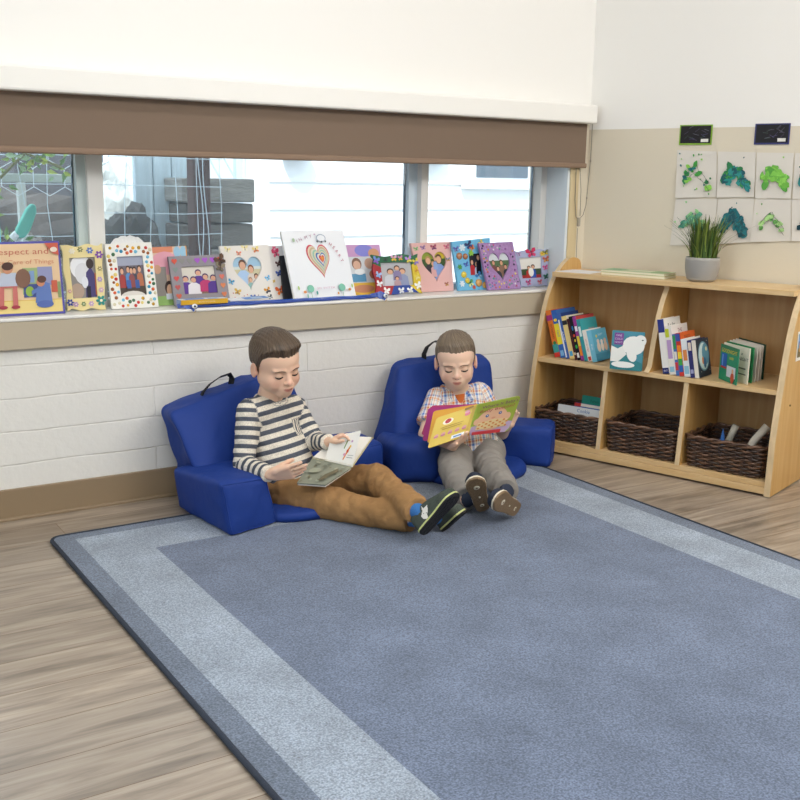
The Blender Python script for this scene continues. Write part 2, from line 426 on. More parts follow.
# ------------------------------------------------------------------ outside the window
b = MB(); b.box((-4, 3.62, .1), (12, 14, .2)); struct(b, 'ground', mat('#9a9488', .9, var=.2, vscale=3))
hs = thing('house', 'white clapboard house wall close outside the window', 'house', (5, 6.4, .2))
hx0, hx1, hy = 2.74, 9.5, 6.0
b = MB()
z = .2
while z < 3.4:
    b.hexa([V(p) for p in ((hx0, hy - .018, z), (hx1, hy - .018, z), (hx1, hy + .1, z), (hx0, hy + .1, z), (hx0, hy, z + .17), (hx1, hy, z + .17), (hx1, hy + .1, z + .17), (hx0, hy + .1, z + .17))]); z += .17
b.box((hx0, hy + .09, .2), (hx1, hy + 2, 3.5)); b.box((hx0 - .02, hy - .03, .2), (hx0 + .1, hy + .05, 3.45))
b.build('wall', hs, mat('#f6f8fa', .7))
b = MB(); b.box((4.36, hy - .05, 1.06), (4.94, hy - .005, 2.1)); b.box((4.32, hy - .08, 1.02), (4.98, hy - .005, 1.07)); wf = b.build('window', hs, mat('#e9eef2', .5), bevel=.004)
b = MB(); b.box((4.42, hy - .056, 1.1), (4.88, hy - .052, 2.04)); b.build('window_pane', wf, mat('#4a5560', .15, .5))
b = MB(); b.box((3.86, hy - .12, 1.19), (4.17, hy - .02, 1.5)); b.build('utility_box', hs, mat('#9fb0b8', .5), bevel=.006)
b = MB(); c = at(301, 158, hy - .1); b.lathe([(0, 0), (.09, 0), (.11, .05), (.06, .12), (.02, .16), (0, .16)], c, 20); b.box((c.x - .03, hy - .1, c.z + .08), (c.x + .03, hy - .02, c.z + .14)); b.build('wall_lamp', hs, mat('#5b5f62', .5))
# far house, left
fh = thing('house', 'pale far house with a small blue window glimpsed through leaves', 'house', (1.2, 8.5, .2))
b = MB(); b.box((-1.5, 8, .2), (2.02, 10, 3)); b.box((-1.6, 7.9, 3.0), (2.12, 10.1, 3.1)); b.build('wall', fh, mat('#e6e2dd', .7))
b = MB(); b.box((1.40, 7.96, 1.05), (1.75, 7.99, 1.6)); wf = b.build('window', fh, mat('#dfe6ea', .5))
b = MB(); b.box((1.44, 7.95, 1.09), (1.71, 7.958, 1.56)); b.build('window_pane', wf, mat('#86a9c4', .2))
sd_ = thing('shed', 'dark shed wall glimpsed above the rail at the top of the left pane', 'shed', (1.75, 6.9, .2))
b = MB(); b.box((1.50, 6.8, .2), (2.06, 7.2, 1.9)); b.build('wall', sd_, mat('#4a4a4e', .8, bump=.3, bscale=20)); b = MB(); b.box((1.45, 6.75, 1.9), (2.1, 7.25, 1.96)); b.build('roof', sd_, mat('#6a6a6c', .8))
# sleeper retaining wall
rw = thing('retaining_wall', 'grey weathered timber sleeper wall beside the brown post', 'wall', (2.0, 4.7, .2))
tops = [.2, .44, .60, .745, .86, .955, 1.07]
for i in range(6):
    b = MB(); x1 = 2.10 + .004 * (i % 2); b.box((1.76 - .02 * (i % 2), 4.6 - .012 * (i % 3), tops[i] + .004), (x1, 4.82, tops[i + 1] - .003))
    b.build('sleeper', rw, mat(['#77736d', '#66625c', '#827e77', '#6e6a64', '#625f59', '#8c8982'][i], .9, bump=.6, bscale=30, var=.35, vscale=14, stretch=(1, 1, 5)), bevel=.008)
b = MB()
p = thing('fence_post', 'dark brown timber post wound with fence wire outside the window', 'post', (1.755, 4.4, .2))
b.box((1.712, 4.36, .2), (1.792, 4.44, 1.9)); b.build('post', p, mat('#513a35', .8, bump=.4, bscale=40, var=.2, vscale=8, stretch=(6, 6, 1)), bevel=.006)
b = MB()
for q in range(2):
    b.tube([V((1.74 + q * .025 + .012 * math.sin(z * 9 + q), 4.352, z)) for z in [.3 + .05 * i for i in range(30)]], .0025, 5)
b.build('wire', p, mat('#c9d6de', .4))
b = MB()
for x0, x1 in ((1.60, 1.685), (1.69, 1.775), (1.78, 1.86)): b.box((x0, 4.8, .2), (x1, 4.84, 1.7))
o = b.build('board_screen', None, mat('#c3d3da', .8, bump=.3, bscale=30, var=.14, vscale=6, stretch=(8, 8, .6)), bevel=.004); tag(o, 'pale blue-grey upright boards left of the brown post', 'fence')
def rock(name, c, r, label, col, seed):
    b = MB(); b.ell((0, 0, 0), (1, 1, 1), nu=40, nv=26); vs = []
    for x, y, z in b.v:
        d = 1 + .35 * noise.noise(V((x * 1.3 + seed, y * 1.3, z * 1.3))) + .18 * noise.noise(V((x * 3.5, y * 3.5 + seed, z * 3.5))) + .08 * noise.noise(V((x * 9, y * 9 + seed, z * 9)))
        m = max(abs(x), abs(y), abs(z)); k = .5 + .5 / max(m, .2)
        vs.append((c[0] + x * d * r[0] * k * .8, c[1] + y * d * r[1] * k * .8, c[2] + z * d * r[2] * k * .8))
    b.v = vs; o = b.build(name, None, mat(col, .95, bump=.9, bscale=22, var=.5, vscale=9)); return tag(o, label, 'rock')
rock('boulder', (1.50, 4.62, .60), (.19, .15, .40), 'dark grey boulder behind fence wire, right of the white mullion', '#565553', 3)
rock('boulder', (1.97, 6.2, .52), (.27, .2, .66), 'pale stone lying higher up behind the dark boulder', '#b9bdb9', 8)
rock('boulder', (.80, 5.4, .55), (.85, .34, .60), 'broad dark rock bank behind the left window pane', '#4c4845', 14)
rock('boulder', (1.14, 4.72, .50), (.16, .13, .32), 'small light brown rock low behind the left pane', '#8d857b', 21)
# pale rail fence and wire mesh at left
rf = thing('rail_fence', 'weathered pale rail fence with an upright behind the left pane', 'fence', (.9, 4.42, .2))
b = MB(); b.box((-1.2, 4.4, 1.04), (1.33, 4.44, 1.075)); b.build('rail', rf, mat('#b3bbb4', .8, bump=.3, bscale=30, var=.15), bevel=.004)
for x in (-.4, .985):
    b = MB(); b.box((x, 4.4, .2), (x + .03, 4.44, 1.04)); b.build('post', rf, mat('#c9cdc8', .8), bevel=.003)
wfence = thing('wire_fence', 'thin pale wire mesh fence outside the window', 'fence', (1.0, 4.3, .2))
b = MB(); rnd = random.Random(3)
for i in range(24):
    x = -.6 + i * .105; b.tube([V((x + rnd.uniform(-.012, .012), 4.3 + rnd.uniform(-.01, .01), z)) for z in (.3, .5, .65, .8, .95, 1.1, 1.3, 1.6)], .0017, 5)
b.build('upright_wires', wfence, mat('#cfdde4', .4))
b = MB()
for z in (.45, .6, .715, .83, .92, 1.035, 1.15):
    b.tube([V((-.7 + .18 * i, 4.296, z + rnd.uniform(-.006, .006))) for i in range(15)], .0017, 5)
b.build('line_wires', wfence, mat('#cfdde4', .4))
b = MB()
hx = .07
for r in range(4):
    for q in range(3):
        cx = .96 + q * hx * 1.73 + (r % 2) * hx * .866; cz = 1.06 + r * hx * 1.5
        b.tube([V((cx + hx * math.sin(PI / 3 * k), 4.29, cz + hx * math.cos(PI / 3 * k))) for k in range(6)], .002, 5, closed=True)
b.build('chicken_wire', wfence, mat('#dfe8ee', .4))
lat = MB()
for i in range(0, 4):
    x = 1.88 + i * .09; lat.tube([(x, 5.5, 1.0), (x + .3, 5.5, 1.5)], .006, 5); lat.tube([(x, 5.505, 1.5), (x + .3, 5.505, 1.0)], .006, 5)
for x in (1.86, 2.41): lat.box((x, 5.49, .2), (x + .04, 5.53, 1.5))
lat.box((1.86, 5.49, .97), (2.45, 5.53, 1.0))
tag(lat.build('lattice_fence', None, mat('#c5d4de', .5)), 'pale diamond lattice above the sleeper wall', 'fence')
# garden ornament
go = thing('garden_ornament', 'teal cactus-pad shaped ornament on a white stick outside the left pane', 'ornament', (.81, 3.75, .2))
b = MB(); pad = [at(u, v, 3.75) for u, v in ((14, 238), (17, 229), (22, 219), (27, 209), (32, 203.5), (36, 205), (37, 212), (34, 221), (31, 230), (25, 238))]
b.prism(pad, (0, .03, 0)); b.build('pad', go, mat('#5fc0ac', .6), bevel=.006)
b = MB(); b.tube([(.79, 3.77, .2), (.79, 3.77, .75), at(21, 236, 3.77)], .012, 8); b.tube([at(12, 234, 3.76), at(17, 238, 3.76)], .014, 8); b.build('stick', go, mat('#eef2f2', .6), smooth=True)
b = MB(); p0, p1 = at(-12, 212, 3.9), at(2, 250, 3.9); b.box((p0.x, 3.9, .2), (p1.x, 3.96, p0.z)); tag(b.build('planter_box', None, mat('#6fc3dd', .6), bevel=.008), 'small cyan box at far left outside the window', 'box')
# leafy branches
sh = thing('shrub', 'leafy yellow-green branches at the top left of the window', 'plant', (.7, 4.1, .2))
b = MB(); rnd = random.Random(5); lm = [mat('#8fae4e', .6), mat('#b5c65a', .6), mat('#6d9150', .6), mat('#a9c49a', .6)]
stems = [[(.55, 4.12, .2), (.72, 4.12, .7), (.80, 4.12, 1.0), (.95, 4.1, 1.15), (1.08, 4.1, 1.1)], [(.5, 4.1, .2), (.70, 4.1, .9), (.78, 4.1, 1.12), (.98, 4.08, 1.22), (1.15, 4.08, 1.2)], [(.6, 4.14, .2), (.74, 4.14, .65), (.84, 4.14, .86), (.9, 4.14, .74)], [(.5, 4.16, .2), (.66, 4.16, 1.0), (.8, 4.16, 1.25), (1.0, 4.16, 1.33)]]
for st in stems: b.use(mat('#7b7a50', .8)); b.tube(st, .006, 6)
b.build('stems', sh)
b = MB()
for st in stems:
    P = [V(p) for p in st]
    for k in range(70):
        i = rnd.randrange(1, len(P) - 1) if rnd.random() < .75 else len(P) - 2; t = rnd.random(); c = P[i].lerp(P[i + 1], t) + V((rnd.gauss(0, .035), rnd.gauss(0, .04), rnd.gauss(0, .03)))
        a = rnd.uniform(0, 2 * PI); d = V((math.cos(a), rnd.uniform(-.5, .5), math.sin(a) * .7)).normalized(); w = d.cross(V((rnd.gauss(0, .4), 1, rnd.gauss(0, .4)))).normalized(); l = rnd.uniform(.025, .05)
        b.use(lm[rnd.randrange(4)]); n = d.cross(w) * l * .12
        b.add([c, c + d * l * .35 + w * l * .24 + n, c + d * l, c + d * l * .35 - w * l * .24 + n, c + d * l * .4], [(0, 4, 1), (1, 4, 2), (2, 4, 3), (3, 4, 0)])
b.build('leaves', sh)

# ------------------------------------------------------------------ rug
def rug_mat(h, name):
    m, nt, b, N, L = nodes(name)
    tc = N('ShaderNodeTexCoord')
    n1 = N('ShaderNodeTexNoise'); n1.inputs['Scale'].default_value = 230; n1.inputs['Detail'].default_value = 4; L(tc.outputs['Object'], n1.inputs['Vector'])
    n2 = N('ShaderNodeTexNoise'); n2.inputs['Scale'].default_value = 6; n2.inputs['Detail'].default_value = 7; L(tc.outputs['Object'], n2.inputs['Vector'])
    r1 = N('ShaderNodeMapRange'); r1.inputs['From Min'].default_value = .3; r1.inputs['From Max'].default_value = .7; r1.inputs['To Min'].default_value = .55; r1.inputs['To Max'].default_value = 1.45; L(n1.outputs['Fac'], r1.inputs['Value'])
    r2 = N('ShaderNodeMapRange'); r2.inputs['From Min'].default_value = .3; r2.inputs['From Max'].default_value = .7; r2.inputs['To Min'].default_value = .82; r2.inputs['To Max'].default_value = 1.18; L(n2.outputs['Fac'], r2.inputs['Value'])
    mu = N('ShaderNodeMath'); mu.operation = 'MULTIPLY'; L(r1.outputs['Result'], mu.inputs[0]); L(r2.outputs['Result'], mu.inputs[1])
    sc = N('ShaderNodeVectorMath'); sc.operation = 'SCALE'; sc.inputs[0].default_value = lin(h)[:3]; L(mu.outputs[0], sc.inputs['Scale'])
    L(sc.outputs['Vector'], b.inputs['Base Color']); b.inputs['Roughness'].default_value = .95; b.inputs['Specular IOR Level'].default_value = .15
    b.inputs['Sheen Weight'].default_value = .25
    bp = N('ShaderNodeBump'); bp.inputs['Strength'].default_value = .5; bp.inputs['Distance'].default_value = .003; L(n1.outputs['Fac'], bp.inputs['Height']); L(bp.outputs['Normal'], b.inputs['Normal'])
    return m
RX0, RX1, RY0, RY1, RH = .712, 2.534, .25, 3.04, .010
def rr(x0, y0, x1, y1, r, z, n=8):
    o = []
    for cx, cy, a0 in ((x1 - r, y1 - r, 0), (x0 + r, y1 - r, 90), (x0 + r, y0 + r, 180), (x1 - r, y0 + r, 270)):
        for i in range(n + 1):
            a = math.radians(a0 + 90 * i / n); o.append(V((cx + r * math.cos(a), cy + r * math.sin(a), z)))
    return o
rug = thing('area_rug', 'large blue-grey area rug with a light border band on the plank floor', 'rug', ((RX0 + RX1) / 2, (RY0 + RY1) / 2, 0))
b = MB(); L0 = rr(RX0, RY0, RX1, RY1, .035, RH); L1 = rr(RX0 + .063, RY0 + .063, RX1 - .063, RY1 - .05, .0005, RH); L2 = rr(RX0 + .245, RY0 + .245, RX1 - .245, RY1 - .238, .0005, RH)
n = len(L0); R1 = rug_mat('#687384', 'rug_mid'); R2 = rug_mat('#919caa', 'rug_light'); R3 = rug_mat('#667288', 'rug_field')
b.use(R1); b.add(L0 + L1, [(i, (i + 1) % n, n + (i + 1) % n, n + i) for i in range(n)])
b.use(R2); b.add(L1 + L2, [(i, (i + 1) % n, n + (i + 1) % n, n + i) for i in range(n)])
b.use(R3); b.poly(L2); b.build('carpet', rug)
b = MB(); b.tube(rr(RX0, RY0, RX1, RY1, .035, .0065), .0065, 10, closed=True); b.build('edge_binding', rug, mat('#343b48', .8, bump=.4, bscale=600), smooth=True)
# ================================================================== BOOKSHELF AND WHAT IS ON IT
def wood_mat(h1, h2, ax):
    m, nt, b, N, L = nodes('birch_' + ax)
    tc = N('ShaderNodeTexCoord'); mp = N('ShaderNodeMapping')
    mp.inputs['Scale'].default_value = (14, 14, 1.1) if ax == 'v' else (2.2, 2.2, 22); L(tc.outputs['Object'], mp.inputs['Vector'])
    n = N('ShaderNodeTexNoise'); n.inputs['Scale'].default_value = 2.2; n.inputs['Detail'].default_value = 5; n.inputs['Distortion'].default_value = .8; L(mp.outputs['Vector'], n.inputs['Vector'])
    cr = N('ShaderNodeValToRGB'); cr.color_ramp.elements[0].position = .3; cr.color_ramp.elements[0].color = lin(h1); cr.color_ramp.elements[1].position = .72; cr.color_ramp.elements[1].color = lin(h2)
    L(n.outputs['Fac'], cr.inputs['Fac']); L(cr.outputs['Color'], b.inputs['Base Color']); b.inputs['Roughness'].default_value = .38; b.inputs['Specular IOR Level'].default_value = .4
    return m
WV = wood_mat('#c89a58', '#d6b072', 'v'); WH = wood_mat('#d3b07c', '#dfc294', 'h'); WE = mat('#d8bf98', .5, .3, var=.12, vscale=60, stretch=(1, 1, .3))
WBK = wood_mat('#b98e5c', '#c6a070', 'v')
shelf = thing('bookshelf', 'birch plywood bookshelf with curved sides and five open compartments', 'bookshelf', S(.5, .14, 0), 0)
PROF = [(.322, .004), (.316, .20), (.302, .30), (.282, .40), (.256, .52), (.216, .63), (.165, .705), (.105, .752), (.05, .772), (-.005, .764), (-.026, .74), (-.03, .70), (-.03, .006)]
def fine(P, n=4):
    o = []
    for i in range(len(P) - 1):
        p0 = P[max(i - 1, 0)]; p1 = P[i]; p2 = P[i + 1]; p3 = P[min(i + 2, len(P) - 1)]
        for k in range(n):
            t = k / n; o.append(tuple(.5 * (2 * b + (c - a) * t + (2 * a - 5 * b + 4 * c - d) * t * t + (3 * b - a - 3 * c + d) * t ** 3) for a, b, c, d in zip(p0, p1, p2, p3)))
    o.append(P[-1]); return o
PF = PROF[:2] + fine(PROF[1:12])[1:] + PROF[12:]
def off_at(z):
    for (a, b), (c, d) in zip(PF, PF[1:]):
        if b <= z <= d and a > .1: return a + (c - a) * (z - b) / max(d - b, 1e-6)
    return .3
def panel(name, s0, s1, prof, m_face, m_edge):
    b = MB(); n = len(prof)
    A = [S(s0, o, z) for o, z in prof]; B = [S(s1, o, z) for o, z in prof]
    b.use(m_face); b.poly(A[::-1]); b.poly(B); b.use(m_edge)
    b.add(A + B, [(i, (i + 1) % n, n + (i + 1) % n, n + i) for i in range(n)]); return b.build(name, shelf)
panel('side_panel', -.006, .014, PF, WV, WE); o = panel('side_panel', .992, 1.014, PF, WV, WE)
b = MB(); p = S(1.0145, .205, .318); b.ell(p, (.004, .004, .004), nu=10, nv=6); b.build('screw', o, mat('#8c7a55', .4, metal=.6), smooth=True)
divp = [(.292, .38)] + [(o - .014, z) for o, z in PF if .38 < z < .70 and o > .1] + [(.17, .70), (-.02, .70), (-.02, .38)]
panel('divider', .488, .508, divp, WV, WE)
for s in (.314, .647): panel('divider', s, s + .018, [(.312, .052), (.280, .362), (-.02, .362), (-.02, .052)], WV, WE)
def board(name, s0, s1, o0, o1, z0, z1, m, edge=WE):
    b = MB(); q = [S(s0, o1, z0), S(s1, o1, z0), S(s1, o0, z0), S(s0, o0, z0)]; h = V((0, 0, z1 - z0)); t = [x + h for x in q]
    b.use(m); b.hexa(q + t); return b.build(name, shelf, bevel=.0012)
board('top_board', .014, .992, -.03, .205, .702, .722, WH); board('middle_shelf', .014, .992, -.025, .284, .362, .380, WH)
board('bottom_shelf', .014, .992, -.025, .311, .034, .052, WH); board('kick_board', .014, .992, .27, .315, .008, .033, WH)
board('back_panel', .010, .996, -.032, -.024, .03, .715, WBK)
for s in (.05, .95):
    for o in (.05, .25): b = MB(); b.lathe([(0, 0), (.012, 0), (.012, .008), (0, .008)], S(s, o, 0), 12); b.build('glide', shelf, mat('#222222', .6))

CH = [0, 0]
def book(label, u, v, th, h, d, lean=0, cover='#ffffff', spine=None, pics=(), spic=(), zf=.380, cat='book', group=None, yaw=0, name='book', flip=False, off=None, page='#efe9dc'):
    """spine faces the room; (u, v) is where the photo shows the lower left corner of the spine"""
    a = math.radians(lean)
    if u is not None: p = onz(u, v, zf); CH[0] = (p - W0).dot(SD); CH[1] = -(p - W0).dot(SN)
    p = S(CH[0], CH[1], zf); tk = 1.27; th = th * tk; CH[0] += (th + .0008) / math.cos(a)
    if spic: spic.L = [(k, [(x * tk, y) for x, y in d_], c, l) if k == 'p' else (k, (d_[0], d_[1] * tk) + tuple(d_[2:]), c, l) for k, d_, c, l in spic.L]
    cy, sy = math.cos(math.radians(yaw)), math.sin(math.radians(yaw))
    sd = SD * cy + SN * sy; sn = SN * cy - SD * sy
    T = sd * math.cos(a) + V((0, 0, 1)) * math.sin(a); U = V((0, 0, 1)) * math.cos(a) - sd * math.sin(a); D = sn
    p = p + V((0, 0, .0006))
    t = thing(name, label, cat, p, 0, group)
    if group == G1: pics = list(pics)
    def bx(b, x0, x1, y0, y1, z0, z1):
        q = lambda x, y, z: p + T * x + D * y + U * z
        b.hexa([q(x0, y0, z0), q(x1, y0, z0), q(x1, y1, z0), q(x0, y1, z0), q(x0, y0, z1), q(x1, y0, z1), q(x1, y1, z1), q(x0, y1, z1)])
    ct = min(.002, th * .22)
    b = MB().use(mat(cover, .4)); bx(b, 0, ct, ct, d, 0, h); bx(b, th - ct, th, ct, d, 0, h); b.use(mat(spine or cover, .4)); bx(b, 0, th, 0, ct, 0, h)
    if pics: pc = Pic(); pc.L = [x for f in pics for x in f.L]; pc.put(b, p + T * th + D * ct, D, U, .35)
    if spic: spic.put(b, p, T, U, .35)
    b.build('cover', t)
    b = MB(); bx(b, ct + .0002, th - ct - .0002, ct + .0002, d - .003, .002, h - .002); b.build('pages', t, mat(page, .8, bump=.2, bscale=900))
    return t
G1 = 'picture books leaning in the upper left compartment'; G2 = 'picture books leaning in the upper right compartment'
def sp(*L):
    p = Pic()
    for x in L:
        if x[0] == 'r': p.r(*x[1:])
        elif x[0] == 'e': p.e(*x[1:])
        else: p.t(*x[1:])
    return p
q = -PI / 2
book('orange spined picture book, leftmost in the upper left compartment', 555, 357.4, .020, .192, .15, 17, '#c8402c', '#e07a2e', [sp(('t', 'PETER SINGS', .07, .158, .013, '#e8dcc8'))], sp(('r', 0, 0, .020, .018, '#c93a30'), ('r', 0, .018, .020, .052, '#3f9b9b'), ('e', .01, .058, .006, .007, '#2f7d45'), ('t', 'WONDERS', .01, .105, .012, '#3b2416', q), ('r', 0, .15, .020, .172, '#a5337a')), group=G1)
book('blue picture book with a yellow spine band, second from the left side panel', None, None, .018, .196, .15, 17, '#3d6db0', '#3566b4', [sp(('t', 'STORY', .06, .16, .012, '#e9edf4'))], sp(('r', .0, .055, .018, .14, '#f0dc3c'), ('t', 'TALES', .009, .1, .011, '#2c59a8', q), ('e', .009, .155, .006, .006, '#f4d63a'), ('r', .003, .008, .015, .03, '#7fb2dd')), group=G1)
book('blue and white spined book between the yellow-banded and the cream spine', None, None, .013, .186, .14, 17, '#27407e', '#3e63b2', [sp(('r', .01, .14, .035, .165, '#20242e'), ('r', .045, .14, .07, .165, '#20242e'), ('r', .08, .14, .105, .165, '#20242e'))], sp(('r', .0, .005, .005, .16, '#e7e9ee'), ('t', 'ALPHABET', .008, .09, .009, '#f3f4f8', q)), group=G1)
book('cream spined book with a small blue square near its foot', None, None, .017, .176, .14, 17, '#ece2c8', '#e6cf8a', [sp(('r', .0, .13, .11, .158, '#3d3a44'))], sp(('r', .003, .012, .014, .032, '#4ba3d4'), ('r', 0, .14, .017, .158, '#2d2c34')), group=G1)
book('thin dark maroon book right of the cream spine', None, None, .008, .168, .14, 17, '#5b2530', '#4c2028', (), sp(('r', .001, .02, .007, .03, '#d8c9b0')), group=G1)
book('black spined book dotted with green, yellow and red', None, None, .012, .178, .14, 17, '#1f2430', '#171a20', (), sp(('e', .006, .055, .004, .008, '#3fae4f'), ('e', .006, .08, .003, .006, '#e9c83a'), ('e', .006, .10, .004, .006, '#d34a3a'), ('r', .002, .01, .01, .03, '#e8e8ea'), ('e', .006, .13, .003, .01, '#2f7fb5')), group=G1)
book('rainbow striped book with purple spine and a red yellow green top edge', None, None, .011, .180, .145, 17, '#c94a4a', '#9a3f92', [sp(('r', .0, .12, .04, .163, '#e5c23c'), ('r', .04, .12, .08, .163, '#c33b40'), ('r', .08, .12, .145, .163, '#3f9a4e'))], sp(('r', .001, .02, .010, .06, '#e58a2c'), ('r', .001, .06, .010, .10, '#e8cf3f'), ('r', .001, .12, .01, .14, '#efe8f0')), group=G1)
book('teal book standing taller behind the white and light blue books', None, None, .012, .170, .13, 17, '#3fa3a8', '#3a9aa0', [sp(('t', 'SEASIDE', .075, .125, .012, '#c96a5a'))], sp(('r', .002, .10, .01, .14, '#d9ecec')), group=G1)
book('white spined book with red lettering', None, None, .014, .128, .12, 17, '#e9e4dc', '#eeeae2', (), sp(('t', 'LITTLE ONES', .007, .065, .009, '#c2404a', q), ('r', .002, .004, .012, .02, '#c94848')), group=G1)
bp = Pic().r(0, 0, .115, .128, '#62b4cf').r(0, 0, .115, .03, '#4d9fc0').e(.035, .055, .014, .02, '#e9d6c4').e(.035, .078, .010, .010, '#e9d6c4').e(.062, .055, .012, .018, '#f0e6da').e(.062, .075, .009, .009, '#f0e6da').e(.088, .055, .013, .019, '#e2c4ac').e(.088, .077, .010, .010, '#e2c4ac').e(.028, .1, .006, .006, '#f1d75a').t('SLEEPY', .06, .104, .012, '#d8eff6')
book('light blue book showing little bears on its cover', None, None, .016, .128, .115, 17, '#62b4cf', '#7cc4de', [bp], sp(('t', 'BEARS', .008, .06, .009, '#e9f6fa', q)), group=G1)
# face-out book (a white animal on teal)
fo = thing('book', 'teal and white book standing face out between the two leaning rows', 'book', S(.42, .19, .38))
c0 = onz(609.5, 368.6, .3806); c1 = onz(641, 371.5, .3806); U = (c1 - c0).normalized(); wid = (c1 - c0).length; N = U.cross(V((0, 0, 1))); up = V((0, 0, 1)) - N * .10; up.normalize(); N = U.cross(up)
def slab(b, O, U, W, Vv, H, N, t): b.hexa([O, O + U * W, O + U * W - N * t, O - N * t, O + Vv * H, O + U * W + Vv * H, O + U * W - N * t + Vv * H, O - N * t + Vv * H])
b = MB().use(mat('#3f8d9b', .35)); slab(b, c0, U, wid, up, .148, N, .002); slab(b, c0 - N * .016, U, wid, up, .148, N, .002); slab(b, c0, U, .002, up, .148, N, .018)
Pic().r(0, 0, wid, .148, '#4a8fa2').p([(0, .07), (.03, .085), (.06, .07), (.07, .05), (wid, .03), (wid, 0), (0, 0)], '#2f7f86').p([(0, .09), (.025, .08), (.045, .092), (.06, .06), (.03, .03), (0, .03)], '#e9ebe6').e(.085, .095, .042, .036, '#eef0ec').e(.11, .115, .022, .022, '#eef0ec').e(.08, .06, .018, .028, '#eef0ec', .4).e(.05, .02, .045, .012, '#eef0ec').r(.01, .095, .045, .14, '#7d4b96').t('ONE', .027, .130, .011, '#d9cbe2').t('COLD', .027, .117, .011, '#d9cbe2').t('NIGHT', .027, .104, .010, '#d9cbe2').e(.118, .118, .004, .002, '#3a4d55').put(b, c0, U, up)
b.build('cover', fo)
b = MB(); slab(b, c0 + U * .002 + up * .002 - N * .0022, U, wid - .005, up, .144, N, .0136); b.build('pages', fo, mat('#efe9dc', .8))
# upper right row
book('tall white book with navy spine ends, leftmost in the upper right compartment', 663, 374, .020, .205, .14, 11, '#e9e6e0', '#eceae6', [Pic().t('B is for', .06, .178, .022, '#2b2b33').r(.0, .0, .14, .05, '#dcd6cc')], sp(('r', 0, .155, .020, .205, '#2f3a86'), ('r', 0, 0, .020, .022, '#2b356f'), ('t', 'JEST', .01, .011, .009, '#e8e8f2')), group=G2)
book('white book with a lime and purple spine, second in the upper right row', None, None, .020, .182, .14, 11, '#ece8e2', '#e9e6df', [Pic().t('THE', .07, .160, .02, '#8c4a58')], sp(('r', 0, .14, .012, .172, '#c4cf3c'), ('r', .002, .06, .016, .13, '#b79ac8'), ('r', .003, .01, .017, .03, '#8fc1d8')), group=G2)
book('thin red and blue speckled spine between white and rainbow books', None, None, .010, .155, .13, 11, '#c05a50', '#4a74b8', (), sp(('r', .001, .02, .009, .05, '#c83e3e'), ('r', .001, .06, .009, .09, '#e9e3da'), ('r', .001, .1, .009, .15, '#3f9a58')), group=G2)
book('rainbow spined book with an orange cover top', None, None, .014, .160, .13, 11, '#d8662e', '#c33c34', [Pic().t('PARTY', .06, .142, .018, '#3c2018')], sp(('r', .001, .015, .013, .04, '#2f62b5'), ('r', .001, .04, .013, .065, '#3f9f4a'), ('r', .001, .065, .013, .09, '#f0cf35'), ('r', .001, .09, .013, .115, '#e9832c'), ('r', .001, .13, .013, .158, '#4058a8')), group=G2)
book('white and pale blue spined book with an orange mark left of the navy one', None, None, .018, .140, .12, 11, '#ece6dc', '#dfe4e8', [Pic().e(.05, .125, .02, .008, '#e58f3c')], sp(('r', .002, .01, .016, .04, '#8ec0d6'), ('r', .003, .06, .015, .1, '#d9884c')), group=G2)
book('navy spined book just left of the moon book', None, None, .013, .138, .12, 11, '#2d2f66', '#34356e', (), sp(('r', .002, .10, .011, .13, '#e4d4c4'), ('r', .002, .015, .011, .03, '#a0a4cc')), group=G2)
mp_ = Pic().r(0, 0, .11, .140, '#2b3340').e(.055, .075, .046, .055, '#6fa0b0', 0, 28).e(.055, .075, .041, .050, '#cfe0da', 0, 28).e(.072, .082, .03, .040, '#5e93a6', 0, 24).e(.045, .06, .008, .014, '#d9884c').e(.06, .05, .012, .02, '#3f6f94').e(.08, .1, .008, .008, '#f0e3a8').e(.02, .02, .002, .002, '#e9e4c8').e(.09, .13, .002, .002, '#e9e4c8').e(.095, .02, .002, .002, '#e9e4c8')
book('dark book with a big pale crescent moon on its cover', None, None, .012, .140, .11, 11, '#2b3340', '#e2dccf', [mp_], (), group=G2)
# fanned board book
fb = thing('board_book', 'green board book standing fanned open at the right of the upper right compartment', 'book', S(.86, .17, .38))
sp0 = S(.842, .105, .3806)                      # spine axis at the back
hh = .130
def project(p):
    q = CR.transposed() @ (V(p) - V((0, 0, CAMZ))); return 400 + F_PX * q.x / -q.z, 400 - F_PX * q.y / -q.z
def leaf(name, p0, p1, th, m, pic=None):
    a, c = onz(*p0, .3806), onz(*p1, .3806); U = c - a; W = U.length; U.normalize(); N = U.cross(V((0, 0, 1))); b = MB().use(m); slab(b, a, U, W, V((0, 0, 1)), hh, N, th)
    if pic: pic(W).put(b, a, U, V((0, 0, 1)))
    return b.build(name, fb)
leaf('front_cover', (718.5, 378.3), (736, 385.5), .003, mat('#2f8a68', .35), lambda W: Pic().r(0, 0, W, hh, '#2d8f6a').r(0, .104, W, hh, '#3b7f58').t('GOODNIGHT', W / 2, .110, .02, '#e5c93a', 0, W * .85).t('BABY', W * .66, .088, .014, '#e5c93a').r(.012, .05, .055, .10, '#2f62b0').r(.012, .045, .055, .052, '#c8403c').r(.02, .055, .028, .095, '#6f9be0').r(.06, .02, W - .01, .06, '#d5dde0').e(W - .03, .02, .014, .02, '#c8583c').e(W - .03, .045, .007, .009, '#e5b48c'))
leaf('page', (721.5, 376.6), (747, 384.6), .0035, mat('#ece4d2', .6), lambda W: Pic().t('at', W * .72, .105, .014, '#2c2c2c').t('NIGHT', W * .79, .085, .018, '#2c2c2c', 0, W * .36).r(W * .64, .05, W * .9, .055, '#6b665c').r(W * .64, .03, W * .92, .034, '#6b665c'))
